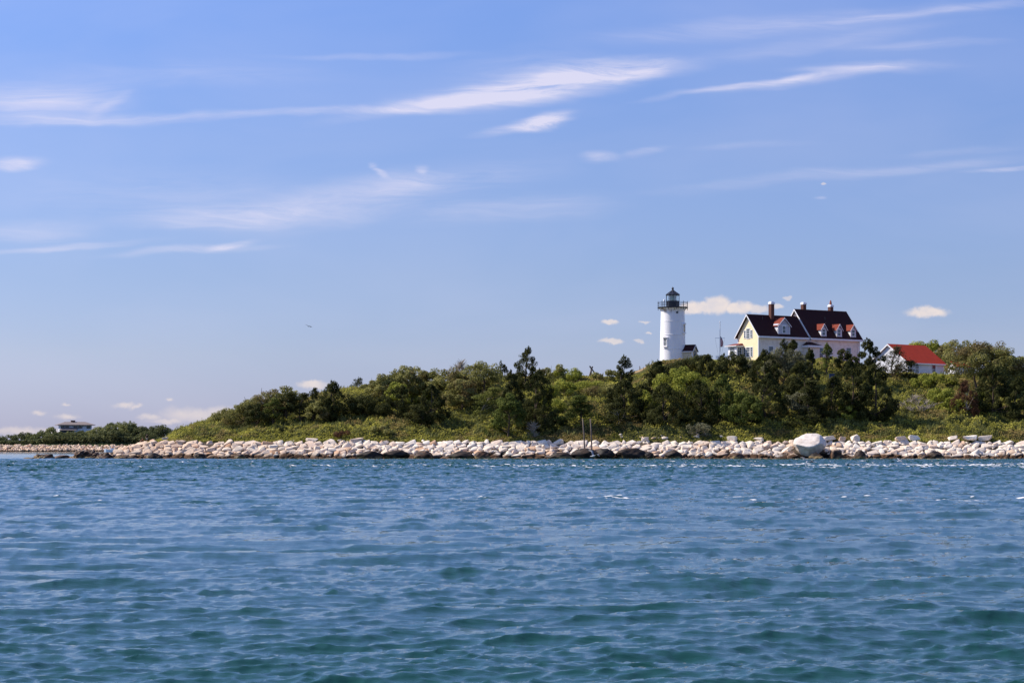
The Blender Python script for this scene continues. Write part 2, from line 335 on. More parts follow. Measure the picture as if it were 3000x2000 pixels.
# ------------------------------------------------------------------ sea
def build_sea():
    T1 = spectrum_tile(71., 1024, 3, 'sea', (.30, -.95), 1.1, .20, 20, .0190, 9)
    T0 = spectrum_tile(113., 512, 8, 'sea', (.22, -.975), 5.0, 1.8, 30, .030, 8)
    T2 = spectrum_tile(17.3, 512, 5, 'sea', (.3, -.95), .28, .045, .7, .0072, 4)
    ys = [6.0]
    while ys[-1] < 292: y = ys[-1]; ys.append(y+max(.03, min(y*y/(CH*F*.341)*.7, .24)))
    while ys[-1] < 42000: y = ys[-1]; ys.append(y+(.8 if y < 420 else (y-395)*.035))
    ys = np.array(ys); nc = 1250; s = np.linspace(-1, 1, nc)
    Yg, S = np.meshgrid(ys, s, indexing='ij'); Xg = S*(Yg*.30+6)
    far = np.clip((900-Yg)/600, 0, 1)
    ca, sa = math.cos(.5), math.sin(.5); X2 = Xg*ca-Yg*sa; Y2 = Xg*sa+Yg*ca
    lee = 1-.2*np.clip((26-Yg)/12, 0, 1)+1.5*np.clip((Yg-35)/130, 0, 1)-1.5*np.clip((Yg-225)/60, 0, 1)
    Hh = samp(T1, 'h', Xg, Yg)*lee; small = np.clip((200-Yg)/90, .6, 1)*far
    patch = samp(T1, 'h', Xg*.11+9, Yg*.06)/.019; gust = 1+.28*np.clip(patch, -1.5, 1.5)
    Hs = samp(T2, 'h', Xg, Yg)*small*gust
    Zg = (Hh+samp(T0, 'h', Xg, Yg))*far+Hs
    ch = 1.25
    Xd = Xg+ch*(samp(T1, 'dx', Xg, Yg)*far*lee+samp(T2, 'dx', Xg, Yg)*small)*1
    Yd = Yg+ch*(samp(T1, 'dy', Xg, Yg)*far*lee+samp(T2, 'dy', Xg, Yg)*small)*1
    n, m = Yg.shape; V = np.stack([Xd, Yd, Zg], -1).reshape(-1, 3)
    idx = np.arange(n*m).reshape(n, m); Q = np.stack([idx[:-1, :-1], idx[:-1, 1:], idx[1:, 1:], idx[1:, :-1]], -1).reshape(-1, 4)
    me = np_mesh('sea', V, Q, True)
    # foam lines where the tide rips cross the bay, and on the sharpest crests
    wob = samp(T1, 'h', Xg*.25, Yg*.1)/.019
    f = np.exp(-((Yg-168-6*wob-.10*Xg)/13)**2)*(.38+.24*np.clip((Xg+5)/40, -1, 1)) + np.exp(-((Yg-215-5*wob)/16)**2)*.22 + np.exp(-((Yg-60-1.8*wob+.05*Xg)/4.0)**2)*.62
    crest = np.clip(Hh/.019-1.5, 0, 1.2)
    f = f*(.62+.5*crest)+np.clip(Hh/.019-2.7, 0, 1)*.35
    a = me.attributes.new('foam', 'FLOAT', 'POINT'); a.data.foreach_set('value', f.astype(np.float32).ravel())
    m_ = mat('sea_water', (.010, .078, .085), .06, .5); t = NT(m_); t.b.inputs['IOR'].default_value = 1.41; t.b.inputs['Specular IOR Level'].default_value = .5
    g = t.n('NewGeometry'); at = t.n('Attribute', attribute_name='foam')
    n1 = t.noise(g.outputs['Position'], 2.6, 5, .62, (.45, 1, 1)); n2 = t.noise(g.outputs['Position'], .55, 3, .5, (.35, 1, 1)); n4 = t.noise(g.outputs['Position'], .12, 3, .5, (.5, 1, 1))
    fo = t.math('ADD', at.outputs['Fac'], t.math('MULTIPLY', t.math('SUBTRACT', n1.outputs['Fac'], .5), 2.0)); fo = t.math('ADD', fo, t.math('MULTIPLY', t.math('SUBTRACT', n2.outputs['Fac'], .5), 1.5))
    fm = t.mr(fo, .74, .95)
    base = t.mix(n4.outputs['Fac'], (.008, .046, .045, 1), (.012, .066, .053, 1)); base = t.mix(fm, base, (.78, .78, .80, 1)); t.l(base, t.b.inputs['Base Color'])
    t.l(t.mr(fm, 0, 1, .05, .7), t.b.inputs['Roughness'])
    bp = t.n('Bump'); bp.inputs['Strength'].default_value = 1.0; bp.inputs['Distance'].default_value = .008
    nb = t.noise(g.outputs['Position'], 9, 5, .66, (.36, 1, 1)); t.l(nb.outputs['Fac'], bp.inputs['Height']); t.l(bp.outputs[0], t.b.inputs['Normal'])
    o = link('water', me, m_); tag(o, kind='structure'); return o
build_sea()

# ------------------------------------------------------------------ the headland
LN = spectrum_tile(60., 512, 11, 'land', lmin=3, lmax=30, rms=1.0)
LS = spectrum_tile(23., 512, 12, 'land', lmin=.8, lmax=5, rms=1.0)
CREST = [(-600,-4),(-100,-3),(90,-1.9),(180,-1.3),(240,-.5),(300,.5),(370,1.6),(430,2.35),(480,2.75),(560,4.7),(600,5.6),(640,6.7),(700,7.9),(800,8.6),(900,9.6),(1000,11.2),(1100,11.6),(1300,12.3),(1500,13.2),(1700,13.4),
         (1800,13.2),(1850,13.9),(1900,15.1),(1940,15.8),(2100,16.0),(2450,16.0),(2540,15.0),(2600,13.7),(2800,13.6),(3000,14.0),(3400,14.0)]
def zcrest(x, Y=332.): px = x/np.clip(Y, 290, 332)*F+CX; return np.interp(px, [c[0] for c in CREST], [c[1] for c in CREST])
def H(x, Y):
    x = np.asarray(x, float); Y = np.asarray(Y, float); zc = zcrest(x, Y)
    front = -.9+(Y-289.2)*.66
    z0 = np.minimum(2.65, zc); t = np.clip((Y-294.6)/(331-294.6), 0, 1); S = np.where(t < .9, t*1.03, .927+.073*(1-(1-(t-.9)/.1)**2) if False else np.minimum(1, t*1.03))
    bank = z0+(zc-z0)*S
    px = x/np.clip(Y, 290, 332)*F+CX; yb = np.interp(px, [90, 330, 420, 480, 700, 1500, 3200], [292.5, 294, 338, 350, 420, 520, 560]); back = zc-(Y-yb)*.5
    return np.minimum(np.minimum(front, bank), np.where(Y > yb, back, 1e3))
def Hf(x, Y): return float(H(x, Y))
def hummock(x, Y):
    """height of the low scrub above the soil"""
    a = samp(LN, 'h', x, Y); b = samp(LS, 'h', x, Y)
    w = np.clip((Y-294.8)/3, 0, 1)*np.clip((zcrest(x, Y)-2.4)/1.5, 0, 1)
    fade = np.clip((334-Y)/12, 0.12, 1)
    return np.maximum(0, (.50+.52*a+.30*b))*w*fade
def build_land():
    xs = np.arange(-82, 112, .5); ys = np.concatenate([np.arange(287, 350, .4), np.arange(350, 640, 3.)])
    Yg, Xg = np.meshgrid(ys, xs, indexing='ij'); Zg = H(Xg, Yg)+.75*hummock(Xg, Yg)
    n, m = Yg.shape; idx = np.arange(n*m).reshape(n, m); Q = np.stack([idx[:-1, :-1], idx[:-1, 1:], idx[1:, 1:], idx[1:, :-1]], -1).reshape(-1, 4)
    me = np_mesh('headland', np.stack([Xg, Yg, Zg], -1).reshape(-1, 3), Q, True)
    m_ = mat('headland_soil', (.05, .055, .02), .95, .05); t = NT(m_); g = t.n('NewGeometry'); sp = t.n('SeparateXYZ'); t.l(g.outputs['Position'], sp.inputs[0])
    n1 = t.noise(g.outputs['Position'], .5, 6, .65); c = t.mix(n1.outputs['Fac'], (.03, .035, .012, 1), (.09, .09, .03, 1))
    # pale bare earth path below the tower
    rm = t.n('VectorMath', operation='DISTANCE'); t.l(g.outputs['Position'], rm.inputs[0]); rm.inputs[1].default_value = (X(1872, 331), 331.5, 14.9)
    c = t.mix(t.math('MULTIPLY', t.mr(rm.outputs['Value'], 3.2, 1.6), .9), c, (.42, .28, .17, 1))
    c = t.mix(t.mr(sp.outputs[2], 2.6, 2.2), c, (.10, .08, .06, 1)); c = t.mix(t.mr(sp.outputs[2], 1.0, .6), c, (.015, .011, .009, 1)); t.l(c, t.b.inputs['Base Color'])
    tag(link('ground', me, m_), kind='structure')
build_land()
def Yat(px, py, y0=290.5, y1=346):
    """depth at which the bank is seen at this row"""
    for Y in np.arange(y0, y1, .25):
        if Z(py, Y) <= Hf(X(px, Y), Y)+.02: return float(Y)
    return None

def leaf_mesh(name, C_, N_, D_, size, asp):
    """rhombic leaf sprays: centres, normals, long axes, half length, half width ratio"""
    D_ = D_-N_*np.sum(D_*N_, 1, keepdims=True); D_ /= np.linalg.norm(D_, axis=1, keepdims=True)+1e-9; B = np.cross(N_, D_)
    a = D_*size[:, None]; b = B*(size*asp)[:, None]
    V = np.stack([C_-a, C_-b*1.0+a*.1, C_+a, C_+b*1.0+a*.1], 1).reshape(-1, 3); Q = np.arange(len(C_)*4).reshape(-1, 4)
    return np_mesh(name, V, Q)
def unit(v): return v/(np.linalg.norm(v, axis=1, keepdims=True)+1e-9)
def build_cover():
    rs = np.random.RandomState(21); n = 430000
    Y = 294.2+rs.rand(n)**1.08*46; x = (rs.rand(n)*2-1)*(Y*.272)+1.5
    z = H(x, Y); hm = hummock(x, Y); keep = (z > 2.35)
    bare = np.hypot(x-X(1872, 331), (Y-331.5)*.6) < 2.4; keep &= ~bare
    # keep the ground open where rubble shows below the tower, and thin near the stones
    px = x/Y*F+CX; rub = (np.abs(px-1960) < 130) & (Y < 299.5) & (rs.rand(n) < .62); keep &= ~rub
    x, Y, z, hm = x[keep], Y[keep], z[keep], hm[keep]; n = len(x)
    up = rs.rand(n)**.7; zz = z+hm*(.55+.55*up)+rs.rand(n)*.12
    Nn = unit(rs.randn(n, 3)*.6+np.array([-.35, -.15, .85])); D = unit(rs.randn(n, 3)+np.array([0, 0, .9]))
    sz = .08+.13*rs.rand(n)**2; C_ = np.stack([x, Y, zz], 1)
    me = leaf_mesh('ground_cover', C_, Nn, D, sz, .42+.2*rs.rand(n))
    tag(link('ground_cover', me, M['cover']), 'low yellow green scrub and grass covering the bank above the stones', kind='stuff')
    # taller reedy grass tufts catching the light
    n = 26000; cx = (rs.rand(900)*2-1)*82; cY = 296+rs.rand(900)*34; k = rs.randint(0, 900, n)
    x = cx[k]+rs.randn(n)*.5; Y = cY[k]+rs.randn(n)*.4; z = H(x, Y); keep = (z > 2.8); x, Y, z = x[keep], Y[keep], z[keep]; n = len(x)
    hg = .35+.5*rs.rand(n); C_ = np.stack([x, Y, z+hummock(x, Y)*.7+hg*.5], 1)
    Nn = unit(rs.randn(n, 3)*.5+np.array([0, -1, .2])); D = unit(rs.randn(n, 3)*.25+np.array([.25, 0, 1]))
    me = leaf_mesh('tall_grass', C_, Nn, D, hg*.6, .09+.05*rs.rand(n))
    tag(link('tall_grass', me, leaf_mat('tall_grass_blade', (.12, .13, .035), (.26, .26, .09))), 'taller grass tufts standing in the scrub of the bank', kind='stuff')
build_cover()

# ------------------------------------------------------------------ trees
def crown_pts(kind, Wd, Ht, cb, rs, lean, dens, ls=1.0):
    """returns leaf centres, normals, axes, sizes and the cluster centres (limb tips)"""
    K = int(max(7, Wd*Ht*{'cedar': 1.5, 'pine': 1.1, 'round': 1.3, 'wind': 1.6, 'thin': 1.3}[kind]*1.35))
    K = min(K, 230); cs = []; rr = []
    rx = Wd/2; ph = rs.rand(6)*6.28
    for i in range(K):
        a = rs.rand()*2*math.pi
        lob = 1+.22*math.sin(2*a+ph[0])+.15*math.sin(3*a+ph[1])
        if kind in ('cedar', 'thin'):
            t = rs.rand()**(1.15); prof = (1-t)**.62*(.55+.45*min(1, t/.18))*(1+.22*math.sin(9*t+ph[2])+.15*math.sin(17*t+ph[3]))
            r = rx*prof*lob*(.45+.55*rs.rand()**.5); z = Ht*(cb+(1-cb)*t*.95)
            rad = np.array([.55, .55, .6])*(.55+.6*rs.rand())*min(1.0, .45+Wd*.11)*(1.1-.55*t)
        elif kind == 'pine':
            lev = rs.randint(0, 7)/6.; t = lev+.04*rs.randn(); t = min(max(t, 0), 1); prof = (1-t**1.6)**.7*(.75+.35*math.sin(5*lev+ph[2]))
            r = rx*max(.12, prof)*lob*(.3+.7*rs.rand()**.6); z = Ht*(cb+(1-cb)*t*.93)
            rad = np.array([.9, .9, .30])*(.6+.5*rs.rand())*min(1.1, .4+Wd*.13)
        elif kind == 'round':
            u = rs.rand()*1.7-.7; u = max(-1, min(1, u)); q = .62+.38*rs.rand()**.6
            r = rx*math.sqrt(max(0, 1-u*u))*q*lob*.95; z = Ht*(cb+(1-cb)*(.5+.46*u*q*(1+.15*math.sin(3*a+ph[4]))))
            rad = np.array([.75, .75, .58])*(.6+.55*rs.rand())*min(1.25, .4+Wd*.11)
        else:   # wind-shorn: low on the weather side, high on the lee side
            q = rs.rand()*2-1; dd = (rs.rand()*2-1)*math.sqrt(max(0, 1-q*q)); top = .38+.60*((q+1)/2)**.8; t = rs.rand()**.55
            cs.append((q*rx*.9, dd*rx*.8, Ht*(cb+(top-cb)*t*.93))); rr.append(np.array([.85, .7, .42])*(.6+.5*rs.rand())*min(1.1, .4+Wd*.12)); continue
        cs.append((r*math.cos(a), r*math.sin(a)*.85, z)); rr.append(rad)
    cs = np.array(cs); rr = np.array(rr)
    if kind in ('cedar', 'thin'):   # ragged leaders
        for j in range(3 if Wd > 2 else 1):
            ox = (rs.rand()-.5)*rx*.7; zt = Ht*(.86+.12*rs.rand()) if j else Ht*.985
            for q in range(4):
                cs = np.vstack([cs, [ox*(.4+.2*q)+.12*rs.randn(), .2*rs.randn(), zt-.32*q-.1]]); rr = np.vstack([rr, [.16+.11*q, .16+.11*q, .26]])
    cs[:, 0] += lean*Wd*.5*(cs[:, 2]/Ht)**1.6
    leaf = {'cedar': .145, 'thin': .135, 'pine': .145, 'round': .145, 'wind': .14}[kind]*ls
    n = int(dens*Wd*Ht*(1-cb)*{'cedar': 240, 'thin': 130, 'pine': 190, 'round': 230, 'wind': 230}[kind]/ls**2); n = max(500, min(n, 17000))
    w = (rr[:, 0]*rr[:, 2]); w = w/w.sum(); k = rs.choice(len(cs), n, p=w)
    d = unit(rs.randn(n, 3)); q = (.55+.5*rs.rand(n)**.6)[:, None]; Cc = cs[k]+d*rr[k]*q
    ax = cs[k]*np.array([1, 1, 0])-np.array([0, 0, 0]); ax = unit(ax+1e-6)
    if kind in ('cedar', 'thin'): D = unit(d*.7+rs.randn(n, 3)*.35+np.array([.18, 0, .85])+ax*.3); asp = .34; Nn = unit(d+rs.randn(n, 3)*.5)
    elif kind == 'pine': D = unit(ax*.9+rs.randn(n, 3)*.5+np.array([.2, 0, .15])); asp = .36; Nn = unit(rs.randn(n, 3)*.45+np.array([0, 0, 1])+d*.3)
    elif kind == 'wind': D = unit(rs.randn(n, 3)*.5+np.array([.9, 0, .45])); asp = .4; Nn = unit(d*.8+rs.randn(n, 3)*.5+np.array([0, 0, .35]))
    else: D = unit(rs.randn(n, 3)+np.array([0, 0, .3])); asp = .5; Nn = unit(d+rs.randn(n, 3)*.45+np.array([0, 0, .2]))
    sz = leaf*(.65+.7*rs.rand(n))
    return Cc, Nn, D, sz, asp*(.8+.4*rs.rand(n)), cs
def make_tree(name, kind, leafm, x, Y, z, Wd, Ht, cb, lean, seed, label, cat='tree', group=None, dens=1.0, bark='bark', bare=False, ls=1.0):
    rs = np.random.RandomState(seed); root = empty(name, (x, Y, z)); tag(root, label, cat, group)
    Cc, Nn, D, sz, asp, cs = crown_pts(kind, Wd, Ht, cb, rs, lean, dens, ls)
    tb = MB(); tr = max(.06, min(.26, Ht*.026)); nseg = 7; tp = []
    bend = rs.randn()*.1*Wd
    for i in range(nseg+1):
        t = i/nseg; tp.append(Vector((lean*Wd*.5*t**1.6+bend*math.sin(3.1*t), .05*math.sin(5*t), Ht*.9*t-(.4 if i == 0 else 0))))
    tb.tube(tp, [tr*(1.25 if i == 0 else 1)*(1-.86*i/nseg) for i in range(nseg+1)], 7)
    tips = rs.permutation(len(cs))[:(46 if bare else 16)]
    for j in tips:
        c = Vector(cs[j]); zz = max(.12*Ht, c.z-(.16+.2*rs.rand())*Ht); t = min(.95, zz/(Ht*.9)); i0 = min(nseg-1, int(t*nseg)); b = tp[i0].lerp(tp[i0+1], t*nseg-i0)
        mid = b.lerp(c, .55)+Vector((rs.randn()*.12, rs.randn()*.12, -.05*Ht*rs.rand()*.5)); r0 = tr*(.42-.25*t)
        tb.tube([b, mid, c], [r0, r0*.6, r0*.16+.008], 5, caps=False)
        if bare:
            for q in range(7):
                e = c+Vector((rs.randn()*.45+.15, rs.randn()*.3, rs.rand()*.65)); s0 = mid.lerp(c, rs.rand()); tb.tube([s0, s0.lerp(e, .5)+Vector((0, 0, .08)), e], [.035, .025, .012], 4, caps=False)
    tb.build('trunk', M[bark], root)
    if leafm: link('crown', leaf_mesh('crown', Cc, Nn, D, sz, asp), M[leafm], root)
    return root
# (name, kind, leaf, centre px, top py, base py, width px, crown base, lean, density, bark, label, category)
TREES = [
 ('shrub','wind','olive',612,1218,1256,64,0,.25,1,'bark','small grey green shrub at the very foot of the sloping thicket','shrub'),
 ('shrub','round','olive',590,1262,1284,50,0,.1,1,'bark','dark low bush in the crease of the grassy left slope','shrub'),
 ('shrub','wind','cedar',690,1238,1262,60,0,.2,.9,'bark','dark low bush under the left end of the thicket','shrub'),
 ('shrub','round','rust',1010,1262,1284,56,0,0,.8,'bark','brownish low bush on the open bank above the wall','shrub'),
 ('shrub','round','olive',1120,1250,1280,60,0,0,.9,'bark','olive low bush on the open bank left of the broad dark cedars','shrub'),
 ('shrub','round','cedar',820,1252,1276,60,0,.1,.9,'bark','dark low bush on the bank below the flat topped pine','shrub'),
 ('shrub','wind','olive',652,1184,1245,74,0,.25,1,'bark','lowest wind shorn grey green shrub at the left end of the thicket','shrub'),
 ('shrub','wind','olive',700,1152,1250,84,0,.3,1,'bark','wind shorn grey green shrub rising rightward just above the lowest one','shrub'),
 ('shrub','wind','olive',745,1124,1240,80,.1,.45,1,'bark','wind shorn shrub whose pointed tip peaks highest at the left end of the thicket','shrub'),
 ('cedar_tree','round','cedar',745,1184,1258,52,.25,.1,1,'bark','small dark round cedar in front of the pointed wind shorn shrub','tree'),
 ('shrub','wind','olive',800,1152,1242,70,.1,.3,1,'bark','olive wind shorn tree sloping up toward the flat topped pines','tree'),
 ('pine_tree','pine','pine',800,1165,1250,56,.35,.15,1,'bark','slender pine with a bare straight trunk left of the flat topped pine','tree'),
 ('pine_tree','round','olive',830,1137,1238,80,.2,.3,1,'bark','rounded light olive tree forming the smooth hump of the left thicket','tree'),
 ('pine_tree','pine','cedar',842,1148,1240,62,.4,.2,1,'bark','flat topped dark pine with a bare dark trunk in the left thicket','tree'),
 ('pine_tree','pine','cedar',884,1150,1240,60,.35,.2,1,'bark','dark pine with bare trunk between flat topped pine and leaning cedar','tree'),
 ('cedar_tree','thin','cedar',916,1132,1235,46,.25,.3,1.2,'bark','thin cedar with a ragged top immediately left of the leaning cedar','tree'),
 ('cedar_tree','cedar','cedar',958,1113,1236,84,.15,.45,1.1,'bark','tall dark cedar leaning right with a hooked top over the left thicket','tree'),
 ('shrub','round','olive',925,1175,1240,70,0,.1,1,'bark','brownish olive shrub under the leaning cedar','shrub'),
 ('cedar_tree','round','cedar',1015,1158,1222,90,.1,.1,1,'bark','low broad dark cedar right of the leaning cedar','tree'),
 ('cedar_tree','round','cedar',1068,1160,1222,90,.1,.1,1,'bark','low dark cedar casting a black shadow at the top of the grassy bank','tree'),
 ('cedar_tree','thin','cedar',1043,1104,1142,32,.4,.6,1.3,'bark','tiny wind bent cedar alone on the skyline left of the main wood','tree'),
 ('shrub','wind','olive',1078,1099,1160,46,.2,.4,1,'bark','small windblown olive tree on the skyline beside the tiny bent cedar','tree'),
 ('cedar_tree','wind','cedar',1150,1072,1140,72,.2,.5,1,'bark','dark flat wind shorn cedar whose crown juts leftward on the skyline','tree'),
 ('olive_tree','round','olive',1120,1102,1190,80,.05,.1,1,'bark','rounded olive tree at the left end of the main wood','tree'),
 ('olive_tree','round','olive',1200,1066,1180,92,.1,.1,1,'bark','tall rounded olive green tree forming the first high dome of the wood','tree'),
 ('olive_tree','round','olive',1258,1085,1180,80,.1,.1,1,'bark','olive tree right of the first high dome on the skyline','tree'),
 ('olive_tree','round','bright',1160,1118,1200,70,.05,.1,1,'bark','pale green tree in the middle of the slope under the first dome','tree'),
 ('olive_tree','round','olive',1318,1083,1190,96,.1,.1,1,'bark','broad olive tree below the leafless tree on the skyline','tree'),
 ('cedar_tree','cedar','cedar',1172,1128,1232,110,.2,.05,1.1,'bark','broad dark cedar with a pale trunk showing above the grassy bank','tree'),
 ('cedar_tree','cedar','cedar',1262,1125,1248,120,.1,.05,1.1,'bark','broad dark cedar at mid slope left of the curved pine','tree'),
 ('cedar_tree','pine','cedar',1215,1185,1262,90,.15,.05,1,'bark','low dark spreading cedar at the foot of the wood above a bare stick','tree'),
 ('olive_tree','round','bright',1230,1135,1180,60,0,0,1,'bark','light green bush between the two broad dark cedars','shrub'),
 ('dead_tree','thin',None,1345,1058,1100,46,.3,.1,1,'pale_bark','leafless twiggy tree standing against the sky','tree'),
 ('olive_tree','round','olive',1400,1062,1190,120,.1,.1,1,'bark','large feathery olive tree left of the small twin cedars','tree'),
 ('olive_tree','round','olive',1350,1105,1210,84,.05,.1,1,'bark','tall grey green willow like tree under the leafless tree','tree'),
 ('cedar_tree','thin','cedar',1462,1056,1110,26,.1,.5,1.4,'bark','thin cedar spire bending right before the tallest cedar','tree'),
 ('cedar_tree','thin','cedar',1476,1068,1110,24,.1,.1,1.6,'bark','short dark cedar spike between the bent spire and the tallest cedar','tree'),
 ('cedar_tree','cedar','cedar',1538,1013,1150,86,.1,.2,.85,'bark','tallest dark cedar with an open layered top above the wood','tree'),
 ('cedar_tree','cedar','cedar',1500,1082,1240,90,.05,0,1.1,'bark','dense dark cedar left of the tallest cedar base','tree'),
 ('cedar_tree','cedar','cedar',1580,1078,1262,110,.05,0,1.1,'bark','dense dark cedar wall right under the tallest cedar','tree'),
 ('pine_tree','pine','yellowpine',1405,1134,1226,110,.1,.75,.8,'pale_bark','yellow green pine on a curved pale trunk leaning right','tree'),
 ('pine_tree','round','pine',1488,1160,1280,84,.03,0,1,'bark','bushy green pine at the foot of the slope below the tallest cedar','tree'),
 ('pine_tree','pine','pine',1450,1228,1270,60,.0,0,1,'bark','low spreading green pine bough at the foot of the bushy pine','shrub'),
 ('pine_tree','thin','pine',1562,1165,1240,46,.1,0,1.6,'pale_bark','small light pine left of the dark hollow above the white stems','tree'),
 ('shrub','pine','olive',1575,1215,1262,80,.1,0,1,'bark','low brown green bush above the white dead stems','shrub'),
 ('olive_tree','round','olive',1612,1064,1115,60,0,.1,1,'bark','olive shrub on the skyline right of the tallest cedar','shrub'),
 ('shrub','round','bright',1660,1082,1115,90,0,0,1,'bark','low bright green shrub left of the crossed timber frame','shrub'),
 ('shrub','round','bright',1640,1116,1168,90,0,0,1,'bark','sunlit yellow green thicket on the open hilltop right of the tallest cedar','shrub'),
 ('shrub','wind','bright',1702,1106,1150,100,0,.1,1,'bark','sunlit low thicket on the open hilltop under the crossed timber frame','shrub'),
 ('shrub','wind','olive',1762,1112,1162,90,0,.1,1,'bark','olive low thicket on the hilltop left of the pointed cedar','shrub'),
 ('shrub','round','bright',1618,1162,1222,84,0,0,1,'bark','yellow green thicket at mid slope above the white dead stems','shrub'),
 ('shrub','round','olive',1780,1086,1112,60,0,0,1,'bark','low olive shrub right of the crossed timber frame','shrub'),
 ('pine_tree','pine','pine',1700,1158,1262,140,.25,0,1.1,'bark','broad dark pine right behind the two timber poles','tree'),
 ('cedar_tree','cedar','cedar',1827,1038,1180,66,.05,.15,1.1,'bark','pointed dark cedar standing alone left of the lighthouse hill','tree'),
 ('cedar_tree','cedar','cedar',1832,1110,1232,150,.05,0,1.1,'bark','wide dark cedar skirt below the pointed cedar','tree'),
 ('pine_tree','pine','cedar',1800,1180,1262,90,.35,0,1,'pale_bark','dark pine with twin pale trunks below the wide cedar skirt','tree'),
 ('shrub','round','bright',1880,1140,1200,70,0,0,1,'bark','bright green shrub between wide cedar skirt and lighthouse wood','shrub'),
 ('cedar_tree','cedar','cedar',1915,1054,1150,92,.0,.35,1.1,'bark','dark cedar leaning right at the left foot of the lighthouse','tree'),
 ('cedar_tree','wind','cedar',1998,1032,1108,110,.1,.3,1.2,'bark','dark flat cedar covering the foot of the lighthouse and its porch','tree'),
 ('cedar_tree','round','cedar',1968,1068,1120,64,.0,.1,1.1,'bark','low dark cedar directly beneath the lighthouse tower','tree'),
 ('olive_tree','round','bright',1990,1082,1190,130,.05,.1,1,'bark','sunlit green tree on the slope below the lighthouse porch','tree'),
 ('cedar_tree','cedar','cedar',1950,1120,1250,150,.05,0,1.1,'bark','big dark cedar at the foot of the lighthouse slope','tree'),
 ('cedar_tree','cedar','cedar',2045,1110,1240,150,.05,0,1.1,'bark','big dark cedar casting deep shade below the picket fence','tree'),
 ('cedar_tree','cedar','cedar',2068,1037,1130,86,.0,.1,1.1,'bark','dark cedar between the lighthouse porch and the flagpole','tree'),
 ('cedar_tree','thin','cedar',2108,1035,1110,44,.1,.2,1.4,'bark','thin cedar at the foot of the flagpole','tree'),
 ('cedar_tree','round','cedar',2143,1036,1120,86,.0,.1,1.1,'bark','rounded dark brown green cedar left of the yellow gable','tree'),
 ('cedar_tree','cedar','pine',2115,1095,1230,120,.05,0,1.1,'bark','green cedar at mid slope below the flagpole','tree'),
 ('shrub','round','greyleaf',2192,1055,1110,50,0,0,1,'bark','pale grey green shrub under the yellow gable wall','shrub'),
 ('pine_tree','round','pine',2182,1152,1262,84,.05,0,1,'bark','bushy mid green pine on the lower bank below the yellow house','tree'),
 ('cedar_tree','cedar','cedar',2235,1022,1150,110,.05,.05,1.1,'bark','dark cedar in front of the corner of the yellow house','tree'),
 ('olive_tree','round','greyleaf',2292,1020,1130,92,.05,.1,1,'bark','feathery grey olive tree in front of the shingled wall','tree'),
 ('cedar_tree','thin','cedar',2292,992,1080,56,.1,.2,1.4,'bark','ragged cedar top reaching up before the shingled wall','tree'),
 ('cedar_tree','cedar','cedar',2322,994,1090,56,.1,.1,1.2,'bark','second cedar top before the shingled wall beside the porch roof','tree'),
 ('cedar_tree','cedar','cedar',2250,1090,1240,150,.05,0,1.1,'bark','large dark cedar mass at mid slope below the yellow house corner','tree'),
 ('cedar_tree','cedar','cedar',2340,1055,1200,120,.05,0,1.1,'bark','dark brown green cedar below the porch between the two gables','tree'),
 ('cedar_tree','cedar','cedar',2376,1019,1160,52,.05,.05,1.1,'bark','narrow dark cedar left of the tall window of the right wing','tree'),
 ('pine_tree','pine','cedar',2378,1110,1245,120,.05,0,1.1,'bark','blue green layered cedar above the big shore boulder','tree'),
 ('shrub','round','greyleaf',2338,1150,1222,84,.05,.1,1,'bark','pale grey leaved shrub in the dark hollow above the big boulder','shrub'),
 ('shrub','round','bright',2294,1140,1196,40,.0,0,1,'bark','small bright green bush lit in the dark hollow','shrub'),
 ('cedar_tree','cedar','cedar',2440,1100,1232,90,.05,0,1.1,'bark','dark cedar in the shade left of the large cedar below the house end','tree'),
 ('pine_tree','thin','pine',2422,1004,1100,38,.3,0,1.6,'bark','thin light pine on a bare stem before the tall window','tree'),
 ('cedar_tree','round','cedar',2470,1024,1100,46,.15,.15,1.1,'bark','dark cedar under the right end of the right wing','tree'),
 ('cedar_tree','cedar','cedar',2541,989,1130,80,.05,.1,1.1,'bark','tall cedar with upright leaders at the right end of the house','tree'),
 ('cedar_tree','cedar','cedar',2492,1045,1228,120,.05,0,1.1,'bark','large dark cedar below the right end of the house','tree'),
 ('cedar_tree','cedar','cedar',2562,1062,1232,120,.05,0,1.1,'bark','large dark cedar left of the white cottage','tree'),
 ('half_bare_tree','pine','cedar',2618,1012,1115,116,.15,.1,.29,'bark','half bare twiggy tree in front of the white cottage gable','tree'),
 ('pine_tree','pine','cedar',2665,1055,1118,56,.1,.1,1.1,'bark','small dark pine before the white cottage wall left of its windows','tree'),
 ('shrub','round','bright',2745,1094,1130,84,0,0,1,'bark','sunlit green shrub under the right window of the white cottage','shrub'),
 ('shrub','round','bright',2700,1103,1135,64,0,0,1,'bark','sunlit green shrub under the left window of the white cottage','shrub'),
 ('olive_tree','round','bright',2700,1002,1100,90,.2,0,1,'bark','pale green treetop showing over the red cottage roof ridge','tree'),
 ('olive_tree','round','bright',2745,1000,1100,70,.2,0,1,'bark','light green treetop behind the right slope of the red cottage roof','tree'),
 ('olive_tree','round','olive',2800,1003,1110,100,.15,0,1,'bark','olive tree just right of the red cottage roof','tree'),
 ('olive_tree','round','olive',2866,996,1150,150,.15,.05,1.1,'bark','largest rounded olive tree crowning the right of the hill','tree'),
 ('cedar_tree','cedar','cedar',2905,1060,1220,130,.1,0,1.1,'bark','dark cedar under the right shoulder of the largest olive tree','tree'),
 ('olive_tree','round','olive',2942,1032,1150,100,.1,.05,1.1,'bark','olive brown tree on the descending skyline near the right edge','tree'),
 ('olive_tree','round','bright',2990,1038,1130,80,.05,0,1,'bark','light green tree at the very right edge of the skyline','tree'),
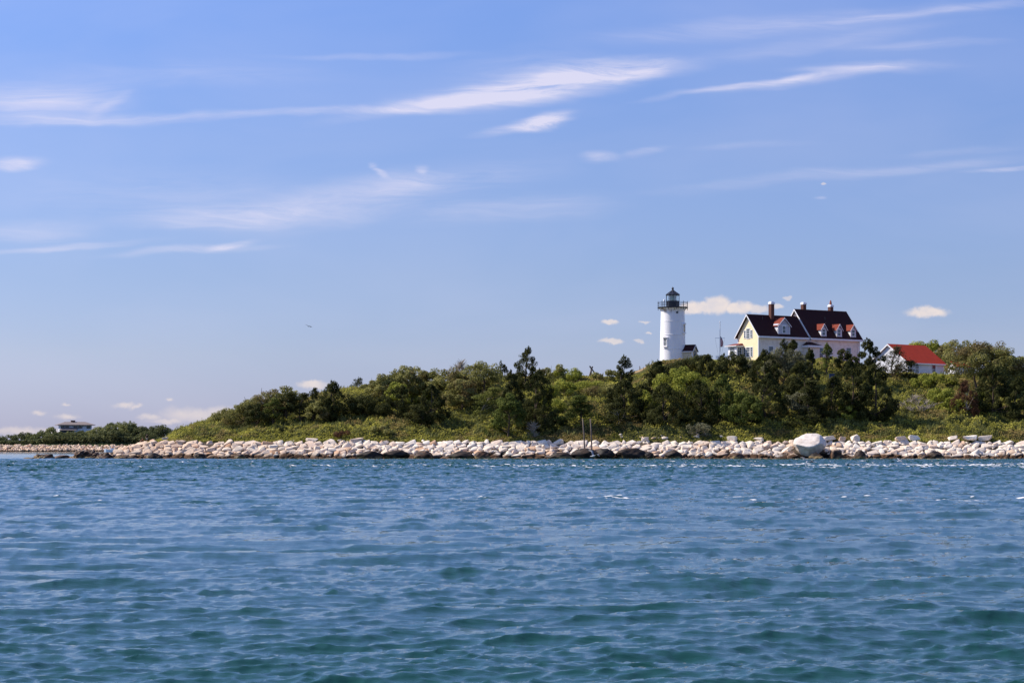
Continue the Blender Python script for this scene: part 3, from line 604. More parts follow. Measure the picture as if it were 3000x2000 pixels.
 ('rust_tree','thin','rust',2828,1112,1232,92,.15,.1,1.6,'pale_bark','rust brown dying tree with pale stems on the right slope','tree'),
 ('dead_shrub','round',None,2680,1158,1218,90,.1,.1,.1,'pale_bark','leafless grey shrub below the white cottage','shrub'),
 ('cedar_tree','cedar','cedar',2985,1105,1232,90,.03,0,1.1,'bark','dense dark cedar cut by the right edge of the photo','tree'),
 ('cedar_tree','pine','pine',2870,1150,1215,90,.05,0,1,'bark','dark green pine boughs right of the rust brown tree','tree'),
 ('shrub','round','bright',2478,1172,1235,58,.0,0,1,'bark','green shrub at the foot of the cedar below the house end','shrub'),
 ('shrub','round','bright',2752,1130,1200,80,.0,0,1,'bark','yellow green shrub on the open slope under the cottage','shrub'),
 ('shrub','round','bright',2790,1165,1222,70,.0,0,1,'bark','green shrub left of the rust brown tree','shrub'),
 ('shrub','round','greyleaf',2050,1236,1284,60,.0,0,.5,'pale_bark','twiggy grey bush among the rubble below the lighthouse wood','shrub'),
 ('shrub','thin',None,1562,1240,1280,34,.0,0,1,'pale_bark','cluster of white dead stems just above the stones','shrub'),
]
def plant_all():
    for i, (nm, kd, lf, px, top, base, wpx, cb, lean, dens, bark, label, cat) in enumerate(TREES):
        Y = Yat(px, base)
        if Y is None: Y = 334.0+ (5 if 'behind' in label or 'over the red' in label else 0)
        if 'behind the right slope' in label or 'over the red cottage' in label: Y = 358.
        if 'just right of the red cottage' in label: Y = 350.
        Y = min(Y, 360); x = X(px, Y); z = Hf(x, Y)-.15; Ht = Z(top, Y)-z; Wd = wpx/F*Y*1.2
        make_tree(nm, kd, lf, x, Y, z, Wd, Ht, cb, lean, 94+i, label, cat, 'trees and shrubs on the headland', dens, bark, bare=(lf is None or dens < .3))
plant_all()

# ------------------------------------------------------------------ rocks
def rock_proto(seed, pts=14, flat=.8, sub=False):
    rs = random.Random(seed); bm = bmesh.new()
    for i in range(pts):
        v = Vector((rs.gauss(0, 1), rs.gauss(0, 1), rs.gauss(0, 1))).normalized(); p = Vector([math.copysign(abs(c)**.46, c) for c in v])*rs.uniform(.84, 1.04); bm.verts.new(p*.5)
    r = bmesh.ops.convex_hull(bm, input=bm.verts); bmesh.ops.delete(bm, geom=[g for g in r['geom_interior'] if isinstance(g, bmesh.types.BMVert)], context='VERTS')
    bmesh.ops.dissolve_limit(bm, angle_limit=R(18), verts=bm.verts, edges=bm.edges)
    bmesh.ops.bevel(bm, geom=list(bm.edges), offset=.03, segments=1 if not sub else 2, affect='EDGES', clamp_overlap=True)
    bmesh.ops.triangulate(bm, faces=bm.faces); bm.normal_update(); me = bpy.data.meshes.new('rock'); bm.to_mesh(me); bm.free(); me.materials.append(M['rock']); return me
PROTO = [rock_proto(s) for s in range(26)]
def sector(px):
    for a, b in ((420, 'at the bare left tip of the headland'), (640, 'below the grassy left slope'), (900, 'below the wind shorn thicket'), (1130, 'below the open grassy bank'), (1400, 'below the broad dark cedars'),
                 (1620, 'below the tallest cedar'), (1800, 'around the two timber poles'), (2060, 'below the lighthouse'), (2320, 'below the yellow gabled house'), (2560, 'beside the big white boulder'), (2800, 'below the white cottage')):
        if px < a: return b
    return 'near the right edge'
def build_rocks():
    rs = random.Random(5); items = []
    slope = []
    SL = math.atan2(2.62, 4.3)
    for r in range(6):
        s = (r+.45)/6; Yr = 290.15+s*4.3; zr = -.25+s*2.75; x = -63+rs.random()
        while x < 85:
            w = rs.choice((.85, 1.05, 1.25, 1.45, 1.7, 1.95))*rs.uniform(.9, 1.1); l = rs.uniform(.88, 1.15)
            xc = x+w/2; x += w*.90; q = rs.uniform(-.12, .12); Y = Yr+q*.85; z = zr+q*.5; px = xc/Y*F+CX
            if z > float(zcrest(xc, Y))-.05: continue
            if 2330 < px < 2418 and r < 5: continue
            turn = rs.gauss(17, 9) if px < 2200 else rs.gauss(5, 10)
            Mr = Euler((SL+R(rs.gauss(0, 9)), 0, 0)).to_matrix() @ Euler((R(rs.gauss(0, 7)), R(rs.gauss(-4, 9)), R(turn))).to_matrix(); e = Mr.to_euler()
            items.append((xc, Y-.05, z-.12+rs.uniform(-.07, .07), w*1.22, l*1.22, rs.uniform(.75, .95), math.degrees(e.y), math.degrees(e.z), math.degrees(e.x), 'top' if r == 5 else ('waterline' if r == 0 else ('lower' if r < 3 else 'middle'))))
    # the low point beyond the grass, climbed by two visitors
    for i in range(70):
        px = rs.uniform(255, 480); Y = rs.uniform(293, 334); xc = X(px, Y); z = Hf(xc, Y)
        if z < -.3 or z > 2.9: continue
        w = rs.uniform(1.2, 2.4); items.append((xc, Y, z-.1, w, 1.4, rs.uniform(.5, .75), -rs.gauss(18, 8), rs.uniform(-20, 20), rs.uniform(0, 25), 'point'))
    # rank by projected size; the largest ~280 are things, the rest one mass
    items.sort(key=lambda t: -t[3]*t[5]/t[1])
    kinds = {'top': 'pale granite block topping the shore wall', 'middle': 'pale granite block amid the shore wall', 'lower': 'pale granite block low in the shore wall',
             'waterline': 'brown stained block at the waterline', 'point': 'tilted pinkish slab on the sloping rocks'}
    rest = []
    for k, (x, y, z, w, d, h, ty, rz, rx, row) in enumerate(items):
        if k < 275:
            o = bpy.data.objects.new('granite_block', PROTO[rs.randrange(26)]); COL.objects.link(o); o.location = (x, y, z); o.scale = (w, d, h); o.rotation_euler = Euler((R(rx), R(ty), R(rz)))
            tag(o, kinds[row]+' '+sector(x/y*F+CX), 'rock', 'granite blocks of the shore wall')
        else: rest.append((x, y, z, w, d, h, ty, rz, rx))
    # small chinking stones between the blocks, and the rubble in the scrub
    for i in range(420):
        s = rs.random()**1.3; x = rs.uniform(-64, 84); Y = 290+s*4.6; z = -.15+s*2.7
        if z > float(zcrest(x, Y)) or 2322 < x/Y*F+CX < 2425: continue
        w = rs.uniform(.35, .8); rest.append((x, Y-.15, z, w, w, w*rs.uniform(.6, .9), rs.uniform(-40, 40), rs.uniform(-90, 90), rs.uniform(-30, 30)))
    for i in range(46):
        px = rs.gauss(1960, 75); py = 1286-abs(rs.gauss(0, 10)); Y = Yat(px, py)
        if Y: w = rs.uniform(.3, .95); rest.append((X(px, Y), Y, Z(py, Y)+.12, w*1.3, w, w*.55, rs.uniform(-30, 30), rs.uniform(-90, 90), rs.uniform(-30, 30)))
    join_rocks('small_stones', rest, rs, 'smaller granite stones and chips wedged between the big blocks')
def join_rocks(name, rest, rs, label, protos=None, m='rock'):
    Vs = []; Fs = []; Rn = []; b = 0
    for (x, y, z, w, d, h, ty, rz, rx) in rest:
        me = PROTO[rs.randrange(26)]; co = np.empty(len(me.vertices)*3, np.float32); me.vertices.foreach_get('co', co); co = co.reshape(-1, 3)*np.array([w, d, h])
        E = np.array(Euler((R(rx), R(ty), R(rz))).to_matrix()); co = co@E.T+np.array([x, y, z])
        f = np.empty(len(me.polygons)*3, np.int32); me.loops.foreach_get('vertex_index', f); Vs.append(co); Fs.append(f.reshape(-1, 3)+b); b += len(co); Rn.append(np.full(len(co), rs.random(), np.float32))
    me = np_mesh(name, np.vstack(Vs), np.vstack(Fs)); a = me.attributes.new('rnd', 'FLOAT', 'POINT'); a.data.foreach_set('value', np.concatenate(Rn))
    return tag(link(name, me, M[m]), label, kind='stuff')
build_rocks()
def boulder(name, px0, px1, py0, py1, Y, depth, m, label, seed, under=0.0, lumps=.16, group=None, flat=.7, tilt=0, sink=.5):
    """rounded boulder: a noise-lumped ball, flattened facets, optional undercut on the seaward right"""
    rs = random.Random(seed); bm = bmesh.new(); bmesh.ops.create_icosphere(bm, subdivisions=4, radius=1)
    pl = [(Vector((rs.gauss(0, 1), rs.gauss(0, 1), rs.gauss(0, .8))).normalized(), rs.uniform(flat, .97)) for _ in range(12)]
    ph = [rs.uniform(0, 6) for _ in range(6)]; w = X(px1, Y)-X(px0, Y); zt = Z(py0, Y); zb = Z(py1, Y)-sink; h = zt-zb
    for v in bm.verts:
        p = v.co.copy(); s = 1.0
        for n, d in pl:
            q = p.dot(n)
            if q > d: s = min(s, d/q)
        s *= 1+lumps*.35*(math.sin(3*p.x+ph[0])+math.sin(4*p.y+ph[1])*math.sin(3*p.z+ph[2]))*.5+lumps*.15*math.sin(9*p.x+ph[3])*math.sin(8*p.z+ph[4])
        p *= s
        if under and p.z < .15: p.x *= 1-under*(.15-p.z)*.5; p.y *= 1-under*(.15-p.z)*.9
        v.co = p
    xs = [v.co.x for v in bm.verts]; zs = [v.co.z for v in bm.verts]; ca, sa = math.cos(R(tilt)), math.sin(R(tilt))
    for v in bm.verts:
        p = v.co; v.co = Vector((p.x*ca-p.z*sa, p.y, p.x*sa+p.z*ca))
    xs = [v.co.x for v in bm.verts]; zs = [v.co.z for v in bm.verts]
    for v in bm.verts: p = v.co; v.co = Vector(((p.x-min(xs))/(max(xs)-min(xs))*w-w/2, p.y*depth/2, (p.z-min(zs))/(max(zs)-min(zs))*h+zb))
    me = bpy.data.meshes.new(name); bm.to_mesh(me); bm.free()
    for p in me.polygons: p.use_smooth = True
    o = link(name, me, M[m]); o.location = ((X(px0, Y)+X(px1, Y))/2, Y, 0); tag(o, label, 'boulder', group); return o
M['bigrock'] = dark_rock('pale_boulder', (.80, .71, .62), (.60, .50, .42), 99.)
def big_boulder():
    """huge pale boulder: two sloping upper facets, a long edge, and an undercut facing the sea on the right"""
    Y = 290.6; bm = bmesh.new(); bmesh.ops.create_icosphere(bm, subdivisions=5, radius=1)
    planes = [((-.25, -.62, .74), .90), ((.30, -.35, .88), .86), ((-.72, -.50, .48), .90), ((.80, -.42, .42), .84), ((-.30, -.74, .60), .60), ((.10, -.62, .78), .74), ((.50, -.66, -.56), .80), ((-.55, -.6, -.58), .76), ((.1, -.7, -.7), .80), ((-.85, -.1, -.5), .84), ((.8, .1, -.58), .80), ((0, 0, 1), .88), ((-.5, .2, .8), .84)]
    pl = [(Vector(n).normalized(), d) for n, d in planes]
    for v in bm.verts:
        p = v.co.copy(); k = 1.0
        for n, d in pl:
            q = p.dot(n)
            if q > d: k = min(k, d/q*.90+.10)
        k *= 1+.014*math.sin(7*p.x+1)*math.sin(6*p.z)+.01*math.sin(13*p.x+4*p.y)*math.sin(11*p.z+2)
        v.co = p*k
    xs = [v.co.x for v in bm.verts]; zs = [v.co.z for v in bm.verts]; w = X(2424, Y)-X(2326, Y); z0, z1 = Z(1338, Y), Z(1269, Y)
    for v in bm.verts: p = v.co; v.co = Vector(((p.x-min(xs))/(max(xs)-min(xs))*w-w/2, p.y*2.1, (p.z-min(zs))/(max(zs)-min(zs))*(z1-z0)+z0))
    me = bpy.data.meshes.new('big_boulder'); bm.to_mesh(me); bm.free(); me.shade_smooth()
    o = link('big_boulder', me, M['bigrock']); o.location = ((X(2326, Y)+X(2424, Y))/2, Y+.6, 0); tag(o, 'huge pale boulder bulging over the shore wall with a shaded undercut', 'boulder')
big_boulder()
DK = [(1043,1124,1320,'long low dark boulder leftmost of the row of black boulders'),(1122,1201,1317,'black domed boulder second from the left at the waterline'),(1212,1268,1319,'brown and black boulder between the second and the arched one'),
 (1310,1390,1320,'arched black boulder on the waterline below the dark cedars'),(1388,1436,1319,'squat tan and black boulder right of the arched black one'),(1607,1682,1324,'low black boulder left of the timber poles'),
 (1672,1762,1312,'large black boulder at the foot of the two timber poles'),(1745,1803,1313,'black rounded boulder joined right of the one under the poles'),(1802,1895,1311,'brown topped domed boulder right of the timber poles'),(1880,1917,1320,'small black boulder at the right of the brown topped dome'),
 (1946,2000,1318,'dark boulder at the waterline below the lighthouse'),(2502,2538,1317,'dark triangular boulder right of the big white boulder'),(2718,2764,1320,'square dark boulder at the waterline below the white cottage'),(2370,2415,1325,'black rock in the undercut of the big boulder'),
 (566,606,1326,'dark boulder at the waterline below the grassy left slope'),(686,722,1329,'dark boulder at the waterline below the thicket'),(2130,2180,1325,'brown dark boulder at the waterline below the yellow house'),(2430,2466,1312,'grey brown boulder leaning beside the big white boulder'),
 (2690,2722,1328,'small pointed dark rock left of the square dark boulder'),(430,478,1325,'dark jagged boulder below the two visitors')]
for i, (a, b, t, lab) in enumerate(DK):
    boulder('dark_boulder', a, b, t, 1344, 289.6-(i % 3)*.15, 3.0, 'brownrock' if i in (2, 4, 16, 17, 18) else 'darkrock', lab, 60+i, under=.5 if i in (1, 3, 6, 7, 8) else 0, lumps=.3, group='dark boulders along the waterline')
RF = [(75,110,1340,'flattest brown reef rock at the far left tip of the reef'),(104,150,1330,'humped brown reef rock second from the far left tip'),(148,206,1333,'long low brown reef rock left of the reddish peak'),(206,232,1334,'small brown reef rock before the reddish peak'),
 (222,250,1317,'reddish pointed rock standing highest on the reef'),(248,288,1320,'grey slab rock leaning against the reddish pointed rock'),(286,318,1325,'brown rock joining the reef to the headland'),(236,300,1334,'dark low rock under the grey slab'),(300,352,1333,'dark low rock at the start of the headland wall'),(345,400,1336,'low brown ledge under the tilted slabs')]
for i, (a, b, t, lab) in enumerate(RF):
    boulder('reef_rock', a-7, b+9, t-1, 1345, 290.+(i % 3)*.5, 2.6, 'brownrock', lab, 90+i, lumps=.9, group='brown reef rocks off the tip', flat=.6)
LR = [(898,930,1278,1291,'large tilted pale slab lying in the grass above the wall'),(1022,1062,1280,1292,'flat white slab above the wall right of the thicket'),(988,1004,1284,1292,'small pale stone above the wall under the thicket'),(694,712,1274,1284,'white stone in the grass below the shorn shrubs'),
 (2492,2517,1271,1292,'upright faceted pale boulder perched on the wall'),(2454,2476,1275,1288,'notched pale stone left of the perched boulder'),(2405,2446,1275,1287,'flat white slab behind the big boulder'),(2620,2656,1275,1288,'pale wedge shaped stone on top of the wall'),(2662,2696,1271,1286,'white domed stone on top of the wall'),
 (2772,2804,1275,1285,'flat pale stone on the wall below the rust tree'),(2814,2860,1272,1287,'large white stone on the wall right of the rust tree'),(2862,2906,1273,1286,'white stone heap end near the dark cedar shade'),(1878,1900,1277,1290,'pale boulder in the scrub below the lighthouse'),(1980,1998,1260,1271,'oval white stone lying in the scrub below the lighthouse'),
 (1812,1826,1268,1277,'small white stone in the scrub right of the pole shadows'),(2130,2160,1274,1288,'pale stone above the wall below the yellow house'),(2208,2236,1278,1290,'pale stone at the scrub edge left of the big boulder'),(1855,1870,1263,1273,'pinkish stone in the scrub above the wall'),(505,522,1285,1293,'pale stone at the grass edge near the tip'),(474,494,1279,1284,'long pale stone on the left grassy slope')]
for i, (a, b, t, bt, lab) in enumerate(LR):
    Y = Yat((a+b)/2, bt+1) or 296; Y = max(295, min(Y, 306)); o = bpy.data.objects.new('loose_stone', PROTO[(i*5+3) % 26].copy()); COL.objects.link(o)
    w = (b-a)/F*Y*1.15; h = (bt-t)/F*Y*1.5; o.location = (X((a+b)/2, Y), Y-.3, Z(t, Y)-h*.46-.12); o.scale = (w, w*.8, h); o.rotation_euler = (R(-10), R(-8), R(i*47 % 50-25)); tag(o, lab, 'rock', 'loose pale stones above the shore wall')

# ------------------------------------------------------------------ building pieces
def window(parent, o, r, n, w, h, cols=2, rows=2, fr=.09, name='window', glass='window_glass', depth=.06, frame='white', hood=False):
    """o bottom centre on the wall, r right unit vector, n outward normal"""
    o = Vector(o); r = Vector(r); n = Vector(n); u = Vector((0, 0, 1)); Mx = Matrix(((r.x, n.x, 0, o.x), (r.y, n.y, 0, o.y), (0, 0, 1, o.z), (0, 0, 0, 1)))
    f = MB(); g = MB(); b = lambda mb, x0, x1, z0, z1, y0, y1: mb.box(x0, x1, y0, y1, z0, z1, 0, Mx)
    b(f, -w/2-fr, -w/2, -fr, h+fr, -.02, depth); b(f, w/2, w/2+fr, -fr, h+fr, -.02, depth); b(f, -w/2, w/2, h, h+fr, -.02, depth); b(f, -w/2, w/2, -fr, 0, -.02, depth+.03)
    for c in range(1, cols): x = -w/2+w*c/cols; b(f, x-.02, x+.02, 0, h, -.02, depth-.012)
    for c in range(1, rows):
        z = h*c/rows; t = .03 if c*2 == rows else .018; xs = [-w/2]+[-w/2+w*q/cols for q in range(1, cols)]+[w/2]
        for q in range(len(xs)-1): b(f, xs[q]+(.02 if q else 0), xs[q+1]-(.02 if q < len(xs)-2 else 0), z-t, z+t, -.02, depth-.014)
    if hood:
        f.add([Mx @ Vector(p) for p in ((-w/2-.22, 0, h+fr+.01), (w/2+.22, 0, h+fr+.01), (0, 0, h+fr+.32), (-w/2-.22, .2, h+fr+.01), (w/2+.22, .2, h+fr+.01), (0, .2, h+fr+.32))], [(0, 2, 1), (3, 4, 5), (0, 1, 4, 3), (1, 2, 5, 4), (2, 0, 3, 5)])
        b(f, -w/2-.18, w/2+.18, -fr-.14, -fr-.005, 0, .16)
    fo = f.build(name, M[frame], parent); b(g, -w/2, w/2, 0, h, -.03, .012); g.build('pane', M[glass], fo); return fo
def gable_block(x0, x1, y0, y1, z0, ze, zr, mi_gable=0, mi_side=1):
    """walls of a gabled block, ridge along x"""
    ym = (y0+y1)/2; m = MB()
    v = [(x0, y0, z0), (x0, y1, z0), (x0, y1, ze), (x0, ym, zr), (x0, y0, ze), (x1, y0, z0), (x1, y1, z0), (x1, y1, ze), (x1, ym, zr), (x1, y0, ze)]
    m.add(v, [(0, 4, 3, 2, 1), (5, 6, 7, 8, 9)], mi_gable); m.add(v, [(0, 5, 9, 4), (1, 2, 7, 6), (0, 1, 6, 5), (4, 9, 8, 3), (3, 8, 7, 2)], mi_side); return m
def gable_roof(x0, x1, y0, y1, ze, zr, t=.16):
    ym = (y0+y1)/2; m = MB(); m.slab([(x0, y0, ze), (x1, y0, ze), (x1, ym, zr), (x0, ym, zr)], t); m.slab([(x0, y1, ze), (x0, ym+.002, zr), (x1, ym+.002, zr), (x1, y1, ze)], t); return m
def rake(x, y0, y1, ze, zr, d=.26, t=.05):
    """white barge boards just outside the roof edge at x"""
    ym = (y0+y1)/2; m = MB()
    for ya, yb_ in ((y0, ym), (y1, ym)):
        v = [(x, ya, ze-.02), (x, yb_, zr-.02), (x, yb_, zr-d-.06), (x, ya, ze-d), (x-t, ya, ze-.02), (x-t, yb_, zr-.02), (x-t, yb_, zr-d-.06), (x-t, ya, ze-d)]
        m.add(v, [(0, 1, 2, 3), (7, 6, 5, 4), (0, 4, 5, 1), (1, 5, 6, 2), (2, 6, 7, 3), (3, 7, 4, 0)])
    return m

# ------------------------------------------------------------------ keepers' house (two gabled wings)
TH = R(33)
def keepers_house():
    bz = 15.6; root = empty('keepers_house', (42.7, 345, bz), TH); tag(root, 'two winged keepers house with yellow gable dark red roofs and brick chimneys behind the trees', 'house')
    ze = 20.95-bz; zrA = 24.9-bz; zrB = 26.32-bz
    A = (0, 11.9, 0, 5.5); B = (12.0, 23.6, 0, 7.9)
    gable_block(0, 11.99, 0, 5.5, -1, ze-.05+.35, zrA-.25, 0, 1).build('wall', [M['cream'], M['shingle']], root)
    gable_block(12.0, 23.6, 0, 7.9, -1, ze-.05+.35, zrB-.25, 0, 1).build('wall', [M['shingle'], M['shingle']], root)
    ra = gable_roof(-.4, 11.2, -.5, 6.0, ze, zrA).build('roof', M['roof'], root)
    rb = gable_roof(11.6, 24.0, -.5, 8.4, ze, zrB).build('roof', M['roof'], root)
    rake(-.4, -.5, 6.0, ze, zrA).build('barge_board', M['white'], root); rake(11.6, -.5, 8.4, ze, zrB).build('barge_board', M['white'], root)
    # eaves: white fascia and soffit, gutters
    for x0, x1 in ((-.4, 11.15), (11.6, 24.0)):
        MB().box(x0, x1, -.62, -.51, ze-.30, ze-.01).box(x0+.02, x1-.02, -.50, -.003, ze-.32, ze-.24).build('fascia', M['white'], root)
    MB().box(-.4, 11.1, 6.02, 6.12, ze-.30, ze-.01).box(-.38, -.02, 5.5, 6.0, ze-.3, ze-.22).build('fascia', M['white'], root)
    # corner boards
    for x, y in ((-.04, -.04), (11.85, -.04), (12.02, -.045), (23.5, -.04), (-.04, 5.42)):
        MB().box(x, x+.14, y, y+.14, -1, ze-.34).build('corner_board', M['white'], root)
    for x in (11.2, 13.3, 23.1): MB().tube([(x, -.12, -1), (x, -.12, ze-.7), (x, -.45, ze-.42)], .05, 6).build('downspout', M['white'], root)
    # gable windows of the yellow end (wall faces -x, its right side seen from outside is -y)
    g = dict(r=(0, -1, 0), n=(-1, 0, 0))
    zz = lambda py: Z(py, 346.4)-bz
    for yc, w, z0, z1 in ((2.75, .85, zz(990), zz(962)), (3.62, .42, zz(988), zz(967)), (1.88, .42, zz(988), zz(967))): window(root, (0, yc, z0), w=w, h=z1-z0, cols=2 if w > .6 else 1, rows=4, **g)
    for yc, w in ((2.75, .92), (3.66, .48), (1.84, .48)): window(root, (0, yc, zz(1043)), w=w, h=zz(1017)-zz(1043), cols=2 if w > .6 else 1, rows=4, **g)
    # long side windows (wall faces -y)
    s = dict(r=(1, 0, 0), n=(0, -1, 0), glass='slate_glass')
    for u, z1, w, h in ((2.8, 1015, .95, 1.7), (7.4, 1015, .95, 1.7), (13.9+.35, 1019, 1.05, 1.8), (20.9, 1019, 1.05, 1.8)):
        top = Z(z1, 345+u*.545)-bz; window(root, (u, 0, top-h), w=w, h=h, cols=1, rows=2, **s)
    MB().box(14.7, 19.0, -2.2, -.01, .0, .9).box(14.7, 19.0, -2.2, -2.1, .901, 1.6).build('porch_wall', M['white'], root)
    # dormers
    def dormer(u, w, zb_, zt, zp, win_w, win_h, big):
        # front face stands on the roof slope; slope line z = ze + (y+.5)*k
        zb_ = zb_-bz; zt = zt-bz; zp = zp-bz
        halfv = 3.25 if big else 4.45; zr = zrA if big else zrB; k = (zr-ze)/halfv; yf = (zb_-ze)/k-.5+.02; yt = (zt-ze)/k-.5; yp = (zp-ze)/k-.5
        m = MB(); x0, x1 = u-w/2, u+w/2
        v = [(x0, yf, zb_), (x1, yf, zb_), (x1, yf, zt), (u, yf, zp-.08), (x0, yf, zt), (x0, yt+.1, zt), (x1, yt+.1, zt), (u, yp, zp-.08)]
        m.add(v, [(0, 1, 2, 3, 4), (0, 4, 5), (1, 6, 2), (4, 3, 7, 5), (2, 6, 7, 3)]); d = m.build('dormer', M['dshingle'], root)
        dr = MB(); ov = .2
        dr.slab([(x0-ov, yf-.22, zt-ov*1.1), (u, yf-.22, zp+.02), (u, yp+.05, zp+.02), (x0-ov, yt+.1-.18, zt-ov*1.1)], .07); dr.slab([(x1+ov, yf-.22, zt-ov*1.1), (u+.002, yf-.22, zp+.02), (u+.002, yp+.05, zp+.02), (x1+ov, yt+.1-.18, zt-ov*1.1)], .07)
        dr.build('dormer_roof', M['dormer_roof'], d)
        tr = MB()
        for sx in (-1, 1):
            a, b_ = (u+sx*(w/2+ov), zt-ov*1.1), (u, zp+.02); q = [(a[0], yf-.225, a[1]-.02), (b_[0], yf-.225, b_[1]-.02), (b_[0], yf-.225, b_[1]-.2), (a[0], yf-.225, a[1]-.16)]
            tr.add(q+[(p[0], p[1]-.04, p[2]) for p in q], [(0, 1, 2, 3), (7, 6, 5, 4), (0, 4, 5, 1), (1, 5, 6, 2), (2, 6, 7, 3), (3, 7, 4, 0)])
            xx = x0 if sx < 0 else x1-.12; tr.box(xx, xx+.12, yf-.05, yf-.004, zb_, zt-.1)
        tr.box(x0, x1, yf-.06, yf-.004, zt-.1, zt+.02); tr.box(x0-.03, x1+.03, yf-.07, yf-.004, zb_-.1, zb_-.002); tr.build('dormer_trim', M['white'], d)
        # white cheek on the sunny side
        MB().add([(x0-.012, yf, zb_), (x0-.012, yf, zt), (x0-.012, yt+.1, zt)], [(0, 1, 2)]).build('dormer_cheek', M['white'], d)
        window(d, (u, yf, zb_+.14), (1, 0, 0), (0, -1, 0), win_w, win_h, 1, 2, .1, glass='slate_glass')
    def uof(px, y): # u where local (u, y) projects to px
        k = (px-CX)/F; return (k*(345+y*.839)-(42.7-.545*y))/(.839-k*.545)
    yA = 1.1; zA = lambda py, u: Z(py, 345+u*.545+yA*.839)
    uc = uof(2293, .3); dormer(uc, 2.75, zA(978.5, uc), zA(953, uc), zA(931, uc), .66, 1.18, True)
    for px in (2408.5, 2454, 2495.5):
        u = uof(px, .3); dy = (px-2408.5)*.028; dormer(u, 1.25, zA(985+dy, u), zA(964+dy, u), zA(949+dy, u), .62, 1.12, False)
    # chimneys
    def chimney(u, y, w, z0, z1, cap, pot=False):
        c = MB().box(u-w/2, u+w/2, y-w/2, y+w/2, z0-bz, z1-bz).build('chimney', M['brick'], root)
        MB().box(u-w/2-.06, u+w/2+.06, y-w/2-.06, y+w/2+.06, z1-bz+.002, z1-bz+cap*.65).add([(u+sx*(w/2+.06-q*.14), y+sy*(w/2+.06-q*.14), z1-bz+cap*(.65+.35*q)+.001) for q in (0, 1) for sx, sy in ((-1, -1), (1, -1), (1, 1), (-1, 1))], [(0, 1, 5, 4), (1, 2, 6, 5), (2, 3, 7, 6), (3, 0, 4, 7), (4, 5, 6, 7), (3, 2, 1, 0)]).build('chimney_cap', M['white'], c)
        if pot: MB().lathe([(.22, z1-bz+cap+.005), (.19, z1-bz+cap+.45), (.15, z1-bz+cap+.5), (.10, z1-bz+cap+.8), (.05, z1-bz+cap+.82)], 10, (u, y)).build('chimney_pot', M['clay'], c)
    chimney(uof(2260, 2.4), 2.4, .72, 23.2, Z(891.5, 350), .46); chimney(uof(2354, 4.6), 4.6, .7, 24.5, Z(891.5, 356), .42); chimney(uof(2433.5, 4.5), 4.5, .7, 24.5, Z(898, 359), .40, True)
    for px, y, q in ((2234, 2.0, 1), (2417, 2.4, 2)):   # vent pipes
        u = uof(px, y); z = (ze+(y+.5)*((zrA if q == 1 else zrB)-ze)/(3.25 if q == 1 else 4.45)); MB().tube([(u, y, z-.1), (u, y, z+.55)], .05, 6).build('vent_pipe', M['black'], root)
    # sun porch on the far side of the yellow gable, entry porch between the wings
    zt = Z(1012, 350)-bz
    sp = MB().box(-1.35, -.02, 4.3, 6.6, -1, zt-.12).build('sun_porch', M['white'], root)
    MB().add([(-1.75, 3.9, zt-.1), (-.02, 3.9, zt-.1), (-.02, 7.0, zt-.1), (-1.75, 7.0, zt-.1), (-.02, 4.3, zt+.32), (-.02, 6.6, zt+.32)], [(0, 1, 4), (0, 4, 5, 3), (3, 5, 2), (3, 2, 1, 0), (1, 2, 5, 4)]).build('porch_roof', M['dormer_roof'], sp)
    MB().box(-1.8, -.02, 3.85, 7.05, zt-.24, zt-.105).build('porch_cornice', M['white'], sp)
    window(sp, (-1.35, 5.45, zt-1.9), (0, -1, 0), (-1, 0, 0), 1.1, 1.45, 2, 3); window(sp, (-.68, 4.3, zt-1.9), (1, 0, 0), (0, -1, 0), .8, 1.45, 2, 3)
    zp = Z(1010, 351)-bz
    pp = MB().box(10.2, 12.9, -1.3, -.01, -1, zp-.5).build('entry_porch', M['shingle'], root)
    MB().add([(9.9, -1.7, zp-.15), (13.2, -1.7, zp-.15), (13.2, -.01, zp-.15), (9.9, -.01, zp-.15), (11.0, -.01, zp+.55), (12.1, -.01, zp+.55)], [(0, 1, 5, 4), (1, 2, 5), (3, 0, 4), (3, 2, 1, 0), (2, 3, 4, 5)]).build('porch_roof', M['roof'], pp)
    MB().box(9.88, 13.22, -1.74, -.01, zp-.48, zp-.155).build('porch_cornice', M['white'], pp)
keepers_house()

